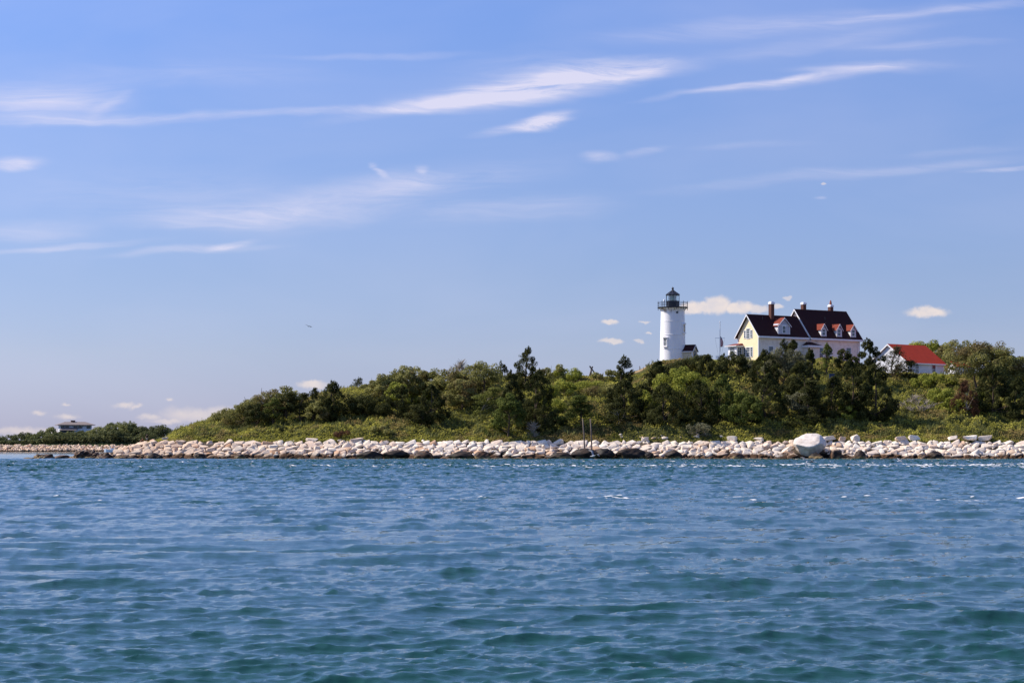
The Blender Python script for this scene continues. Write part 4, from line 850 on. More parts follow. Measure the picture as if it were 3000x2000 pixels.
# ------------------------------------------------------------------ lighthouse
def lighthouse():
    Y = 340.0; x0 = X(1970.9, Y); bz = Z(1066, Y); root = empty('lighthouse', (x0, Y, bz)); tag(root, 'white round lighthouse tower with black lantern and gallery railing on the hilltop', 'lighthouse')
    m = F/Y; h = lambda py: (1066-py)/m; rb, rt = 38.2/m, 34.3/m; hg = h(903)
    rr = lambda z: rb+(rt-rb)*z/hg
    prof = [(rr(0)+.0, -1.2), (rb, 0)]
    for py in (1022.6, 981.5, 941.8):
        z = h(py); prof += [(rr(z-.06), z-.06), (rr(z)+.035, z-.03), (rr(z)+.035, z+.03), (rr(z+.06), z+.06)]
    prof += [(rr(hg-.9), hg-.9), (rt+.02, hg-.55), (rt+.12, hg-.32), (rt+.3, hg-.12), (rt+.34, hg)]
    MB().lathe(prof, 72).build('tower', M['tower'], root, smooth=False); root.children[0].data.shade_smooth()
    e = root.children[0].modifiers.new('es', 'EDGE_SPLIT'); e.split_angle = R(35)
    rg = 45/m
    MB().lathe([(rt+.2, hg+.002), (rg-.08, hg+.002), (rg, hg+.05), (rg, hg+.16), (rg-.04, hg+.18), (.5, hg+.182)], 40).build('gallery_deck', M['black'], root)
    top = h(886.5)
    rl = MB()
    for z, r in ((top, .035), (h(890.2), .022), (h(896.2), .022)): 
        pts = [(math.cos(a)*(rg-.06), math.sin(a)*(rg-.06), z) for a in [2*math.pi*k/40 for k in range(41)]]; rl.tube(pts, r, 6, caps=False)
    rl.build('rail', M['black'], root)
    for k in range(12):
        a = 2*math.pi*(k+.35)/12; c, s = math.cos(a)*(rg-.05), math.sin(a)*(rg-.05)
        MB().tube([(c, s, hg-.30), (c, s, top+.13)], .045, 6).tube([(c, s, top+.12), (c, s, top+.28)], [.045, .008], 6).build('rail_post', M['black'], root)
    rd = 20/m
    MB().lathe([(rd, hg+.183), (rd, h(882.5)-.03), (rd+.05, h(882.5)-.03), (rd+.05, h(882.5)+.03), (rd-.1, h(882.5)+.032)], 10, a0=.31).build('lantern_drum', M['black'], root)
    zg0, zg1 = h(882.5)+.034, h(865.5)
    MB().lathe([(rd-.06, zg0), (rd-.06, zg1)], 10, a0=.31).build('lantern_glass', M['glass'], root); gl = root.children[-1].data
    bm = bmesh.new(); bm.from_mesh(gl); bmesh.ops.delete(bm, geom=[f for f in bm.faces if len(f.verts) > 4], context='FACES'); bm.to_mesh(gl); bm.free()
    fr = MB()
    for k in range(10): a = .31+2*math.pi*k/10; fr.tube([(math.cos(a)*(rd-.03), math.sin(a)*(rd-.03), zg0), (math.cos(a)*(rd-.03), math.sin(a)*(rd-.03), zg1)], .035, 5)
    fr.build('lantern_frame', M['black'], root)
    ro = 21/m; zt = h(851.5)
    MB().lathe([(ro-.1, zg1+.002), (ro, zg1+.02), (ro+.02, zg1+.12), (ro*.80, zg1+.30), (ro*.5, zg1+.55), (ro*.26, zt-.05), (ro*.16, zt+.1), (.10, zt+.38)], 10, a0=.31).build('lantern_roof', M['black'], root)
    sb = MB()
    for k in range(10):
        a = .31+2*math.pi*k/10; sb.tube([(math.cos(a)*(ro+.02), math.sin(a)*(ro+.02), zg1+.14), (math.cos(a)*ro*.5, math.sin(a)*ro*.5, zg1+.575), (math.cos(a)*ro*.2, math.sin(a)*ro*.2, zt+.02)], .03, 5)
    sb.build('roof_rib', M['black'], root)
    zb = h(844.8); MB().lathe([(.06, zb-.36), (.08, zb-.24)]+[(.02+.19*math.sin(t), zb-.2*math.cos(t)) for t in [.3, .6, 1.0, 1.57, 2.1, 2.6, 2.9]]+[(.025, zb+.24), (.01, zb+.36)], 14).build('finial', M['black'], root, smooth=True)
    MB().lathe([(.12, zg0), (.14, zg0+.15), (.30, zg0+.25), (.36, zg0+.5), (.30, zg0+.75), (.12, zg0+.85)], 16).build('lens', M['lens'], root, smooth=True)
    MB().box(-.5, .6, .25, .29, zg0, zg1-.05).build('lantern_curtain', mat('curtain', (.45, .47, .50), .9), root)
    # small white beacon fixture on the gallery, left of the lantern
    bx = (1945.5-1970.9)/m; MB().tube([(bx, -.35, hg+.18), (bx, -.35, top+.08)], .05, 8).build('beacon_post', M['black'], root)
    MB().lathe([(.05, top+.08), (.13, top+.12), (.15, top+.30), (.13, top+.5), (.05, top+.56)], 12, (bx, -.35)).build('beacon', M['white'], root, smooth=True)
    def on(px, z): r = rr(z); s = (px-1970.9)/m/r; a = math.asin(max(-1, min(1, s))); n = Vector((math.sin(a), -math.cos(a), 0)); return n*(r-.02), n
    for px, pb, pt, w in ((1947.5, 1013.5, 993, .58), (2001.5, 973.5, 953, .62)):
        z0 = h(pb); p, n = on(px, z0+.5); rgt = Vector((-n.y, n.x, 0)); p = p+n*.10
        bxm = MB(); Mx = Matrix(((rgt.x, n.x, 0, p.x), (rgt.y, n.y, 0, p.y), (0, 0, 1, z0), (0, 0, 0, 1))); bxm.box(-w/2-.2, w/2+.2, -.35, -.02, -.22, h(pt)-z0+.25, 0, Mx); bxm.build('window_surround', M['tower'], root)
        window(root, (p.x, p.y, z0), rgt, n, w, h(pt)-z0, 2, 4, .11, frame='tower', glass='slate_glass', depth=.05, hood=True)
    p, n = on(1980.8, h(917)); rgt = Vector((-n.y, n.x, 0)); pm = MB(); zc_ = h(917)
    pm.tube([Vector((p.x, p.y, zc_))-n*.1, Vector((p.x, p.y, zc_))+n*.08], .19, 16).build('porthole', M['black'], root)
    # entry porch on the right
    a = R(27); en = Matrix(((math.cos(a), math.sin(a), 0, .9), (-math.sin(a), math.cos(a), 0, 0), (0, 0, 1, 0), (0, 0, 0, 1)))
    x1 = 3.08; w = 1.12; ze, zr = h(1027.5), h(1010)
    g = gable_block(0, x1, -w, w, -.6, ze+.02, zr-.1); g.v = [tuple(en @ Vector(v)) for v in g.v]; g.build('entry_wall', [M['shed_cream'], M['shed_cream']], root)
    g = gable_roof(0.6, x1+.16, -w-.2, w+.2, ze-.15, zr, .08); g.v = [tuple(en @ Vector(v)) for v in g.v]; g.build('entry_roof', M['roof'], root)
    g = MB()
    for sy in (-1, 1):
        q = [(x1+.165, sy*(w+.2), ze-.17), (x1+.165, 0, zr-.02), (x1+.165, 0, zr-.2), (x1+.165, sy*(w+.2), ze-.32)]
        g.add(q+[(c[0]+.04, c[1], c[2]) for c in q], [(0, 1, 2, 3), (7, 6, 5, 4), (0, 4, 5, 1), (1, 5, 6, 2), (2, 6, 7, 3), (3, 7, 4, 0)]); g.box(x1-.1, x1+.02, sy*w-.07, sy*w+.07, -.6, ze-.1)
    g.box(.9, x1+.1, -w-.24, -w-.202, ze-.3, ze-.17); g.v = [tuple(en @ Vector(v)) for v in g.v]; g.build('entry_trim', M['white'], root)
    g = MB().box(x1+.005, x1+.05, -.42, .42, -.4, ze-.05); g.v = [tuple(en @ Vector(v)) for v in g.v]; g.build('entry_door', M['slate_glass'], root)
lighthouse()

# ------------------------------------------------------------------ white cottage with red roof
def cottage():
    th = R(38); c, s = math.cos(th), math.sin(th); Y = 338.; cx = X(2660, Y); bz = Z(1104, Y)
    root = empty('white_cottage', (cx, Y, bz), th); tag(root, 'small white cottage with a bright red gabled roof right of the keepers house', 'house')
    Wd = 8.6; k = (2766-CX)/F; L_ = (k*Y-cx)/(c-k*s); ze = Z(1061, Y)-bz; zr = Z(1007, Y+3.5)-bz
    gable_block(0, L_-.15, 0, Wd, -1, ze+.15, zr-.18, 0, 0).build('wall', [M['white_wall']], root)
    gable_roof(-.3, L_+.2, -.4, Wd+.4, ze-.1, zr, .12).build('roof', M['roof_bright'], root); rake(-.3, -.4, Wd+.4, ze-.1, zr, .22).build('barge_board', M['white'], root)
    MB().box(-.28, L_+.18, -.47, -.405, ze-.28, ze-.1).build('fascia', M['white'], root)
    def uof(px): k = (px-CX)/F; return (k*Y-cx)/(c-k*s)
    for px in (2686, 2735.5): window(root, (uof(px), 0, ze-1.75), (1, 0, 0), (0, -1, 0), .85, 1.45, 1, 2, .05, glass='slate_glass')
    window(root, (0, 5.6, .5), (0, -1, 0), (-1, 0, 0), .8, 1.5, 2, 2, .08); window(root, (0, 2.4, .5), (0, -1, 0), (-1, 0, 0), .8, 1.5, 2, 2, .08)
    for x, y in ((-.03, -.03), (L_-.26, -.03)): MB().box(x, x+.12, y, y+.12, -1, ze-.3).build('corner_board', M['white'], root)
cottage()
def white_shed():
    Y = 341.; x = X(2811, Y); bz = Z(1112, Y); root = empty('white_shed', (x, Y, bz), R(20)); tag(root, 'white shed glimpsed through the branches above the rust brown tree', 'shed')
    gable_block(-1.6, 1.6, -1.2, 1.2, -1, 2.2, 3.0, 0, 0).build('wall', [M['white_wall']], root); gable_roof(-1.8, 1.8, -1.4, 1.4, 2.15, 3.15, .08).build('roof', M['roof_bright'], root)
    window(root, (.2, -1.2, .8), (1, 0, 0), (0, -1, 0), .5, .7, 1, 2)
white_shed()

# ------------------------------------------------------------------ flagpole, fences, timber frame, poles
def flagpole():
    Y = 338.; x = X(2109, Y); z0 = Hf(x, Y)-.2; zt = Z(945, Y); root = empty('flagpole', (x, Y, z0)); tag(root, 'white flagpole with a yardarm left of the yellow gable', 'flagpole'); h = zt-z0
    MB().tube([(0, 0, 0), (0, 0, h*.5), (0, 0, h)], [.06, .05, .03], 8).build('pole', M['white'], root)
    MB().lathe([(.02, h), (.10, h+.08), (.11, h+.16), (.05, h+.24)], 10).build('truck_ball', M['white'], root, smooth=True)
    zy = Z(990, Y)-z0; w = .82; MB().tube([(-w, 0, zy), (w, 0, zy)], .035, 6).build('yardarm', M['white'], root)
    for s in (-1, 1): MB().tube([(s*w, 0, zy), (s*.28, 0, Z(1040, Y)-z0)], .010, 4).build('stay', M['wood'], root)
    MB().tube([(.06, 0, h-.1), (.10, -.02, Z(1030, Y)-z0)], .012, 4).build('halyard', M['wood'], root)
    # limp flag: folded cloth
    mf = mat('flag_cloth', (.6, .1, .1), .8); t = NT(mf); tc = t.n('TexCoord'); sp = t.n('SeparateXYZ'); t.l(tc.outputs['Object'], sp.inputs[0])
    st = t.mr(t.math('FRACT', t.math('MULTIPLY', t.math('ADD', t.math('MULTIPLY', sp.outputs[0], 1.2), t.math('MULTIPLY', sp.outputs[2], .35)), 9)), .48, .52)
    cn = t.mr(sp.outputs[2], Z(993, Y)-z0-.02, Z(993, Y)-z0+.02); t.l(t.mix(cn, t.mix(st, (.45, .03, .04, 1), (.65, .6, .6, 1)), (.03, .04, .16, 1)), t.b.inputs['Base Color'])
    V = []; n, m_ = 14, 9; za, zb = Z(984, Y)-z0, Z(1016, Y)-z0
    for i in range(n):
        q = i/(n-1); z = za+(zb-za)*q; ww = .55*(.45+.8*q*(1.15-q)*1.8)
        for j in range(m_): r = j/(m_-1); V.append((.10+ww*r*.9, .12*math.sin(r*9+q*3), z-.35*r*(1-q)))
    fl = MB(); fl.add(V, [(i*m_+j, i*m_+j+1, (i+1)*m_+j+1, (i+1)*m_+j) for i in range(n-1) for j in range(m_-1)]); fo = fl.build('flag', mf, None, smooth=True); fo.location = (x, Y, z0)
    so = fo.modifiers.new('thick', 'SOLIDIFY'); so.thickness = .012; tag(fo, 'striped flag hanging limp from the flagpole', 'flag')
flagpole()
def picket(px0, px1, py0, py1, label):
    Y = 340.; root = empty('picket_fence', (X((px0+px1)/2, Y), Y, Z(py1, Y))); tag(root, label, 'fence'); w = X(px1, Y)-X(px0, Y); h = Z(py0, Y)-Z(py1, Y); n = int(w/.2)
    m = MB()
    for k in range(n+1): xx = -w/2+k*w/n; m.box(xx-.045, xx+.045, -.012, .012, -1.2, h-.08).add([(xx-.045, -.012, h-.079), (xx+.045, -.012, h-.079), (xx, -.012, h), (xx-.045, .012, h-.079), (xx+.045, .012, h-.079), (xx, .012, h)], [(0, 1, 2), (5, 4, 3), (0, 3, 4, 1), (1, 4, 5, 2), (2, 5, 3, 0)])
    m.build('pickets', M['white'], root); MB().box(-w/2-.05, w/2+.05, .014, .05, h-.4, h-.3).box(-w/2-.05, w/2+.05, .014, .05, -.1, 0).build('rail', M['white'], root)
picket(2036, 2062, 1047, 1062, 'short white picket fence right of the lighthouse porch'); picket(2098, 2152, 1040, 1062, 'white picket fence between flagpole and sun porch')
def xframe():
    Y = 332.; x = X(1732, Y); z0 = Z(1098, Y); root = empty('crossed_frame', (x, Y, z0)); tag(root, 'grey crossed timber frame standing on the skyline left of the pointed cedar', 'timber frame')
    p = lambda px, py: (X(px, Y)-x, 0, Z(py, Y)-z0)
    MB().tube([p(1726, 1104), p(1736, 1073)], .13, 7).build('timber', M['wood'], root); MB().tube([Vector(p(1727, 1072))+Vector((0, -.26, 0)), Vector(p(1748, 1101))+Vector((0, -.26, 0))], .12, 7).build('timber', M['wood'], root)
    MB().tube([Vector(p(1732, 1078))+Vector((0, .27, 0)), Vector(p(1732, 1103))+Vector((0, .27, 0))], .12, 7).build('timber', M['wood'], root)
xframe()
for px, t, b, lab in ((1873, 1072, 1084, 'thin lone post on the bare earth left of the lighthouse'), (1016, 1133, 1146, 'thin grey stake on the grassy skyline left of the tiny bent cedar'), (1766, 1091, 1102, 'low broken post leaning on the skyline right of the crossed timbers')):
    Y = 331.; tag(MB().tube([(0, 0, -.8), (.05, 0, Z(t, Y)-Z(b, Y))], .05, 6).build('fence_post', M['wood']), lab, 'post').location = (X(px, Y), Y, Z(b, Y))
for a, b, t, bt, Y, lab in ((1707, 1713, 1226, 1322, 290.6, 'left and longer of two weathered timber poles on the shore'), (1729.5, 1733.5, 1226, 1310, 291.4, 'right and shorter of two weathered timber poles on the shore')):
    p0 = P(b, bt, Y); p1 = P(a, t, Y); tag(MB().tube([Vector((0, 0, -.8)), Vector((0, 0, 0)), (p1-p0)*.5+Vector((.03, 0, 0)), p1-p0], [.115, .11, .10, .085], 10).build('timber_pole', M['wood'], smooth=True), lab, 'pole', 'timber poles on the shore').location = p0
tag(MB().box(-.42, .42, -.1, .1, -3, 1.5).build('slate_panel', mat('blue_grey_board', (.05, .07, .12), .6, var=.2)), 'blue grey board glimpsed in the dark gap between the cedars', 'panel').location = P(2437, 1122, 318.)

# ------------------------------------------------------------------ people on the tip
def skin_body(name, pts, edges, radii, m, parent):
    me = bpy.data.meshes.new(name); me.from_pydata([tuple(p) for p in pts], edges, []); me.update(); o = link(name, me, m, parent)
    md = o.modifiers.new('skin', 'SKIN'); md.use_smooth_shade = True; sv = me.skin_vertices[0].data
    for v, r in zip(sv, radii): v.radius = (r[0], r[1]) if isinstance(r, tuple) else (r, r)
    sv[0].use_root = True; o.modifiers.new('sub', 'SUBSURF').levels = 1; o.modifiers['sub'].render_levels = 1; return o
def arm_hand(pts, edges, rad, sh, el, wr, side):
    i = len(pts); d = (Vector(wr)-Vector(el)).normalized(); pts += [sh, el, wr, tuple(Vector(wr)+d*.08)]; rad += [.045, .036, .024, .032]; edges += [(i, i+1), (i+1, i+2), (i+2, i+3)]
    for k in range(4):
        b = Vector(pts[i+3]); e = b+d*(.075-.006*abs(k-1.5))+Vector((side*.0, (k-1.5)*.02, 0)); pts += [tuple(b+Vector((0, (k-1.5)*.018, 0))+d*.02), tuple(e)]; rad += [.010, .008]; j = len(pts)-2; edges += [(i+3, j), (j, j+1)]
    pts += [tuple(Vector(wr)+d*.05+Vector((0, -.045, 0)))]; rad += [.010]; edges += [(i+2, len(pts)-1)]; return i
def head(root, c, skin, hairc, s=1.0, yaw=0):
    c = Vector(c); h = MB(); prof = [(.02, -.12), (.055, -.11), (.072, -.07), (.082, -.01), (.085, .04), (.078, .085), (.05, .115), (.015, .125)]
    h.lathe(prof, 14); h.v = [(v[0]*.92, v[1]*1.08, v[2]) for v in h.v]; h.add([(-.014, -.085, -.03), (.014, -.085, -.03), (0, -.112, -.03), (0, -.088, .015)], [(0, 1, 2), (0, 2, 3), (1, 3, 2), (0, 3, 1)])
    for sx in (-1, 1): h.box(sx*.075-.012, sx*.075+.012, -.01, .025, -.03, .03)
    rot = Matrix.Rotation(yaw, 3, 'Z'); h.v = [tuple(c+rot @ Vector(v)*s) for v in h.v]; ho = h.build('head', skin, root, smooth=True)
    e = MB()
    for sx in (-1, 1): e.box(sx*.032-.011, sx*.032+.011, -.093, -.086, -.004, .008)
    e.box(-.022, .022, -.09, -.084, -.062, -.054); e.v = [tuple(c+rot @ Vector(v)*s) for v in e.v]; e.build('face', mat('face_dark', (.05, .02, .02)), ho)
    k = MB().lathe([(.088, -.02), (.096, .03), (.088, .095), (.055, .13), (.01, .14)], 14); k.v = [tuple(c+rot @ Vector((v[0], v[1]*1.08+.018, v[2]))*s) for v in k.v]; k.build('hair', mat('hair', hairc, .6), root, smooth=True)
def people():
    sk = mat('skin', (.42, .22, .14), .5, .3); Y = 334.
    z0 = Z(1295.5, Y); root = empty('person', (X(430.5, Y), Y, z0)); tag(root, 'person standing on the tip rocks in a black top and pale blue shorts', 'person')
    H_ = Z(1271, Y)-z0; s = H_/1.68
    q = lambda *p: tuple(c*s for c in p)
    pts = [q(0, 0, .88), q(0, 0, 1.05), q(0, 0, 1.25), q(0, 0, 1.40), q(0, -.01, 1.5), q(-.09, 0, .82), q(-.10, -.02, .47), q(-.11, .02, .08), q(-.12, -.14, .03), q(.09, 0, .82), q(.12, -.03, .47), q(.14, .02, .08), q(.15, -.14, .03), q(-.17, 0, 1.37), q(.17, 0, 1.37)]
    ed = [(0, 1), (1, 2), (2, 3), (3, 4), (0, 5), (5, 6), (6, 7), (7, 8), (0, 9), (9, 10), (10, 11), (11, 12), (3, 13), (3, 14)]; rad = [.13, .115, .13, .10, .05, .085, .056, .036, .03, .085, .056, .036, .03, .05, .05]
    a = arm_hand(pts, ed, rad, q(-.20, 0, 1.34), q(-.27, -.04, 1.08), q(-.18, -.16, .96), -1); b = arm_hand(pts, ed, rad, q(.20, 0, 1.34), q(.28, .02, 1.08), q(.27, -.08, .85), 1); ed += [(13, a), (14, b)]
    skin_body('body', pts, ed, [r*s for r in rad], sk, root); head(root, q(0, -.01, 1.59), sk, (.02, .013, .01), s, .6)
    skin_body('shirt', [q(0, 0, .95), q(0, 0, 1.1), q(0, 0, 1.25), q(0, 0, 1.39), q(-.2, 0, 1.35), q(-.25, -.03, 1.2), q(.2, 0, 1.35), q(.25, .02, 1.2)], [(0, 1), (1, 2), (2, 3), (3, 4), (4, 5), (3, 6), (6, 7)], [x*s for x in (.155, .145, .155, .11, .075, .065, .075, .065)], mat('black_cloth', (.015, .013, .015), .9), root)
    skin_body('shorts', [q(0, 0, .93), q(-.1, 0, .78), q(-.11, -.01, .62), q(.1, 0, .78), q(.12, -.01, .62)], [(0, 1), (1, 2), (0, 3), (3, 4)], [x*s for x in (.155, .12, .105, .12, .105)], mat('pale_blue_cloth', (.45, .62, .66), .9), root)
    Y = 333.; z0 = Z(1297, Y); root = empty('person', (X(419, Y), Y, z0)); tag(root, 'person in an orange brown top sitting hunched on the rocks beside the standing one', 'person'); s = .92
    pts = [q(0, 0, .25), q(.03, -.03, .42), q(-.03, -.1, .62), q(-.06, -.14, .72), q(-.08, -.18, .80), q(-.08, -.02, .24), q(-.42, -.12, .42), q(-.58, -.12, .03), q(-.72, -.14, 0), q(.08, -.06, .24), q(-.30, -.22, .46), q(-.44, -.24, .05), q(-.58, -.26, .02), q(-.06, .05, .68), q(-.04, -.28, .68)]
    ed = [(0, 1), (1, 2), (2, 3), (3, 4), (0, 5), (5, 6), (6, 7), (7, 8), (0, 9), (9, 10), (10, 11), (11, 12), (3, 13), (3, 14)]; rad = [.14, .13, .13, .09, .05, .085, .06, .038, .03, .085, .06, .038, .03, .05, .05]
    a = arm_hand(pts, ed, rad, q(-.08, .08, .64), q(-.25, .06, .47), q(-.42, -.02, .48), -1); b = arm_hand(pts, ed, rad, q(-.06, -.31, .64), q(-.2, -.33, .44), q(-.38, -.22, .50), 1); ed += [(13, a), (14, b)]
    skin_body('body', pts, ed, [r*s for r in rad], sk, root); head(root, q(-.11, -.2, .90), sk, (.10, .05, .025), s, -.9)
    skin_body('shirt', [q(0, 0, .28), q(.03, -.03, .44), q(-.03, -.1, .62), q(-.05, -.13, .71), q(-.06, .06, .66), q(-.18, .07, .54), q(-.05, -.29, .66), q(-.15, -.32, .53)], [(0, 1), (1, 2), (2, 3), (3, 4), (4, 5), (3, 6), (6, 7)], [x*s for x in (.165, .16, .155, .11, .07, .065, .07, .065)], mat('orange_brown_cloth', (.42, .17, .07), .9), root)
    skin_body('trousers', [q(0, 0, .25), q(-.08, -.02, .24), q(-.40, -.12, .42), q(-.56, -.12, .12), q(.08, -.06, .24), q(-.29, -.22, .46), q(-.43, -.24, .12)], [(0, 1), (1, 2), (2, 3), (0, 4), (4, 5), (5, 6)], [x*s for x in (.155, .10, .075, .055, .10, .075, .055)], mat('tan_cloth', (.30, .17, .12), .9), root)
people()

# ------------------------------------------------------------------ birds
gm = mat('gull_white', (.8, .8, .8), .7); gg = mat('gull_grey', (.3, .31, .34), .7)
def gull(px, py, Y, s, label, wing=.35, rz=0, folded=False, m=None, z=None):
    p = P(px, py, Y); b = MB()
    b.tube([(-.22, 0, 0), (-.1, 0, .01), (.05, 0, .02), (.16, 0, .05), (.22, 0, .06), (.27, 0, .05)], [.02, .06, .075, .05, .045, .01], 8)
    if folded: b.add([(.1, -.07, .06), (-.3, -.05, .05), (.05, -.085, -.02), (.1, .07, .06), (-.3, .05, .05), (.05, .085, -.02)], [(0, 1, 2), (5, 4, 3)], 1)
    else:
        for sy in (-1, 1):
            q = [(.10, sy*.05, .04), (.12, sy*.35, .04+wing*.5), (-.02, sy*.68, .04+wing*.35), (-.08, sy*.34, .03+wing*.45), (-.06, sy*.05, .03)]
            b.add(q+[(c[0], c[1], c[2]-.012) for c in q], [(0, 1, 2, 3, 4), (9, 8, 7, 6, 5)]+[(i, (i+1) % 5, 5+(i+1) % 5, 5+i) for i in range(5)], 1)
    b.add([(-.2, -.02, .01), (-.2, .02, .01), (-.34, .05, .0), (-.34, -.05, 0)], [(0, 1, 2, 3)])
    o = b.build('seagull', [m or gm, m or gg], None, smooth=True); o.location = p if z is None else (p.x, p.y, z); o.scale = (s, s, s); o.rotation_euler = (R(20), 0, R(rz)); tag(o, label, 'bird', 'seagulls'); return o
gull(2364, 1353, 200, 1.15, 'white gull flying low over the water before the big boulder', .5, 70); gull(2636, 1350, 215, 1.0, 'white gull low over the water below the white cottage', .2, 20)
gull(1739, 1336, 287, 1.9, 'white bird at the water before the black boulder under the poles', .6, 40); gull(361, 1374, 146, 1.0, 'white gull floating left on the water below the tip', 0, 30, True)
dk = mat('bird_dark', (.06, .06, .07), .8); gull(903, 956, 330, .9, 'left of two dark specks of birds in the open sky', .3, 80, m=dk); gull(909, 957, 332, .7, 'right of two dark specks of birds in the open sky', .1, 60, m=dk)

# ------------------------------------------------------------------ far shore, its house and the boat
def far_shore():
    xs = np.arange(-420, 60, 4.); ys = np.concatenate([np.arange(896, 930, 1.5), np.arange(930, 1500, 15.)]); Yg, Xg = np.meshgrid(ys, xs, indexing='ij')
    top = np.interp(Xg/905*F+CX, [-400, 0, 100, 200, 400, 520, 620], [3.0, 3.0, 3.5, 4.5, 4.5, 3.0, -1.5]); z = np.minimum(-1+(Yg-901)*.35, top)+.25*samp(LN, 'h', Xg*.3, Yg*.3)
    n, m = Yg.shape; idx = np.arange(n*m).reshape(n, m); Q = np.stack([idx[:-1, :-1], idx[:-1, 1:], idx[1:, 1:], idx[1:, :-1]], -1).reshape(-1, 4)
    m_ = mat('far_ground', (.04, .05, .02), .95, .05, var=.4, vscale=.1); t = NT(m_); o = link('far_land', np_mesh('far_land', np.stack([Xg, Yg, z], -1).reshape(-1, 3), Q, True), m_); tag(o, kind='structure')
    rs = random.Random(9); rest = []
    for i in range(1500):
        px = rs.uniform(-250, 560); s = rs.random(); Y = 901.5+s*11; rest.append((X(px, Y), Y, -.4+s*3.0+rs.uniform(-.2, .2), rs.uniform(1.0, 2.6), 1.8, rs.uniform(.8, 1.5), rs.uniform(-35, 35), rs.uniform(-60, 60), rs.uniform(-30, 10)))
    o = join_rocks('far_rocks', rest, rs, 'grey and pink rubble along the distant shore')
    # undergrowth below the trees
    r2 = np.random.RandomState(4); n = 26000; px = r2.uniform(-250, 500, n); Y = 914+r2.rand(n)*22; x = (px-CX)/F*Y; tp = np.interp(px, [-250, 60, 160, 300, 500], [3.0, 3.0, 4.5, 5.5, 4.5]); zz = 1.8+r2.rand(n)**.8*tp
    C_ = np.stack([x, Y, zz], 1); o = link('far_undergrowth', leaf_mesh('far_undergrowth', C_, unit(r2.randn(n, 3)+np.array([0, -.3, .5])), unit(r2.randn(n, 3)), .5+.4*r2.rand(n), .6+0*Y), M['far_leaf']); tag(o, 'dark undergrowth along the foot of the distant wood', kind='stuff')
M['far_leaf'] = leaf_mat('far_leaf', (.05, .065, .03), (.20, .21, .08), None, .1); M['far_light'] = leaf_mat('far_light_leaf', (.10, .12, .04), (.34, .34, .13), None, .1)
far_shore()
FT = [(-30,1275,70,'far_leaf'),(25,1276,60,'far_leaf'),(75,1270,60,'far_leaf'),(120,1266,60,'far_light'),(148,1253,34,'far_light'),(178,1267,46,'far_leaf'),(205,1267,42,'far_light'),(236,1266,44,'far_leaf'),(262,1262,40,'far_light'),(288,1252,44,'far_light'),
      (322,1243,48,'far_light'),(345,1240,50,'far_light'),(372,1238,52,'far_light'),(388,1244,46,'far_leaf'),(418,1252,50,'far_leaf'),(448,1250,52,'far_leaf'),(474,1248,48,'far_leaf'),(340,1262,60,'far_leaf'),(300,1266,60,'far_leaf'),(220,1270,60,'far_leaf'),(160,1270,60,'far_leaf'),(430,1266,60,'far_leaf')]
FL = ['low dark tree at the far left edge of the distant wood','low dark tree second from the left edge of the distant wood','low tree where the distant wood starts to rise','light bush left of the round far tree','round green tree just left of the distant house','dark tree under the lower roof of the distant house',
 'light tree under the middle of the distant house','dark tree under the right end of the distant house','light bush right under the distant house eaves','light tree right of the distant house','feathery light tree first in the high distant clump','feathery light tree second in the high distant clump','tallest feathery tree of the distant clump',
 'dark tree right of the tallest feathery far tree','dark rounded far tree behind the standing person','dark far tree above the two visitors','rightmost dark round tree where the far wood meets the headland','dark low tree below the feathery distant clump','dark low tree below the light trees right of the far house',
 'dark low tree in front of the distant house','dark low tree below the round far tree','dark low tree left behind the two visitors']
for i, (px, top, w, lf) in enumerate(FT):
    Y = 926+(i*7) % 16 if i < 17 else 917+i % 4; x = X(px, Y); z = 3.2; make_tree('far_tree', 'round', lf, x, Y, z, w/F*Y*1.15, (Z(top, Y)-z)*1.07, .1, .05, 400+i, FL[i], 'tree', 'trees on the distant shore', 1.0, ls=2.0)
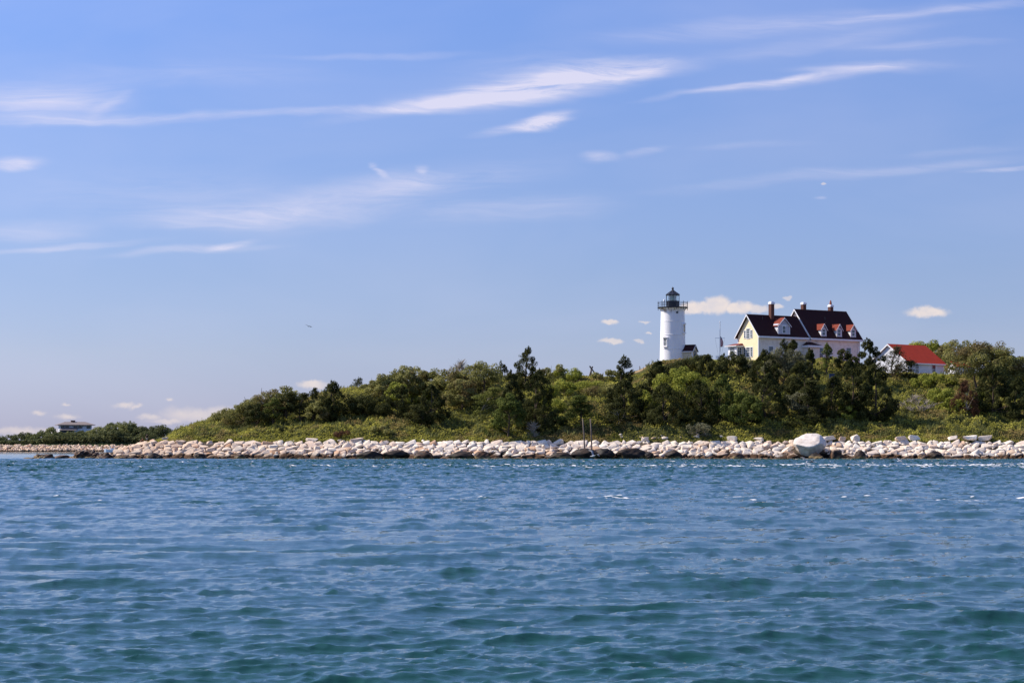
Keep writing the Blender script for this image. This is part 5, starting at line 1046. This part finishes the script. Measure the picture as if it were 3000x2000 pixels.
def far_house():
    Y = 958.; s = Y/F; x = X(220, Y); bz = 4.0; root = empty('far_house', (x, Y, bz), R(20)); tag(root, 'distant modern grey house with wide low hipped roofs among the far trees', 'house')
    wall = mat('far_house_wall', (.72, .76, .84), .8, var=.2); rf = mat('far_house_roof', (.22, .18, .165), .9, var=.2, vscale=.5); fr = mat('far_house_frame', (.05, .06, .08), .7)
    h = lambda py: Z(py, Y)-bz; Lh = 7.4; D = 3.6
    MB().box(-Lh, Lh, -D, D, 0, h(1245.5)).build('wall', wall, root)
    zr0, zr1 = h(1245.3), h(1235); ex, ey = Lh+1.6, D+1.5
    MB().add([(-ex, -ey, zr0), (ex, -ey, zr0), (ex, ey, zr0), (-ex, ey, zr0), (-ex, -ey, zr0+.2), (ex, -ey, zr0+.2), (ex, ey, zr0+.2), (-ex, ey, zr0+.2), (-Lh+2.6, 0, zr1), (Lh-2.6, 0, zr1)], [(3, 2, 1, 0), (0, 1, 5, 4), (1, 2, 6, 5), (2, 3, 7, 6), (3, 0, 4, 7), (4, 5, 9, 8), (5, 6, 9), (6, 7, 8, 9), (7, 4, 8)]).build('roof', rf, root)
    MB().box(-2.0, 0.0, -.5, .5, h(1237), h(1232)).box(-2.1, .1, -.6, .6, h(1232)+.002, h(1232)+.16).build('chimney', M['brick'], root)
    MB().add([(-Lh-1.2, -D-3.6, h(1259.5)), (-.4, -D-3.6, h(1259.5)), (1.0, -D-.01, h(1252)), (-Lh+.6, -D-.01, h(1252)), (-Lh-1.2, -D-3.6, h(1260.5)), (-.4, -D-3.6, h(1260.5)), (1.0, -D-.01, h(1253)), (-Lh+.6, -D-.01, h(1253))], [(0, 1, 2, 3), (7, 6, 5, 4), (0, 4, 5, 1), (1, 5, 6, 2), (2, 6, 7, 3), (3, 7, 4, 0)]).build('lower_roof', rf, root)
    MB().box(-Lh-.4, -1.5, -D-2.8, -D-.02, 0, h(1260.7)).build('lower_wall', fr, root)
    for k in range(7):
        u = -Lh+1.1+k*2.05; f = MB().box(u-.95, u-.87, -D-.06, -D-.003, h(1255), h(1247)).box(u+.80, u+.88, -D-.06, -D-.003, h(1255), h(1247)).box(u-.87, u+.80, -D-.06, -D-.003, h(1247)-.1, h(1247)).build('window', fr, root)
        if k in (0, 1, 3, 4, 6): MB().box(u-.85, u+.78, -D-.03, -D-.002, h(1255), h(1247)-.12).build('pane', M['slate_glass'], f)
    for k in range(4):
        v = -D+1.0+k*1.75; f = MB().box(Lh+.003, Lh+.06, v-.85, v-.78, h(1254), h(1247)).box(Lh+.003, Lh+.06, v-.775, v+.75, h(1247)-.1, h(1247)).build('window', fr, root); MB().box(Lh+.002, Lh+.03, v-.77, v+.75, h(1254), h(1247)-.12).build('pane', M['slate_glass'], f)
far_house()
def boat():
    Y = 800.; x = X(327, Y); root = empty('motorboat', (x, Y, .0), R(184)); tag(root, 'small white motorboat with a canopy passing behind the reef', 'boat')
    # bow towards photo left: local +x is the bow
    st = [(-2.7, 1.05, .75), (-1, 1.15, .8), (1, 1.05, .95), (2.2, .65, 1.15), (3.0, .05, 1.35)]; b = MB(); V = []
    for sx, w, z in st: V += [(sx, -w, z), (sx, -w*.8, -.05), (sx, 0, -.3 if sx < 2.5 else .1), (sx, w*.8, -.05), (sx, w, z)]
    b.add(V, [(i*5+j, i*5+j+1, (i+1)*5+j+1, (i+1)*5+j) for i in range(4) for j in range(4)]+[(0, 1, 2, 3, 4), tuple(range(24, 19, -1))]+[(i*5, (i+1)*5, (i+1)*5+4, i*5+4) for i in range(4)]); b.build('hull', mat('boat_white', (.86, .88, .90), .5), root)
    MB().box(-.7, .5, -.45, .45, .86, 1.5).build('console', M['white'], root); MB().add([(.52, -.45, 1.5), (.52, .45, 1.5), (.1, -.42, 2.0), (.1, .42, 2.0)], [(0, 1, 3, 2)]).build('windscreen', M['window_glass'], root)
    c = MB().box(-1.3, .9, -.85, .85, 2.25, 2.38).build('canopy', M['white'], root)
    for u in (-1.0, .5):
        for v in (-.65, .65): MB().tube([(u, v, .85), (u-.1, v, 2.25)], .05, 6).build('canopy_post', M['white'], root)
    MB().box(-3.15, -2.72, -.25, .25, .1, 1.25).build('outboard_motor', M['black'], root)
    r2 = np.random.RandomState(8)
boat()
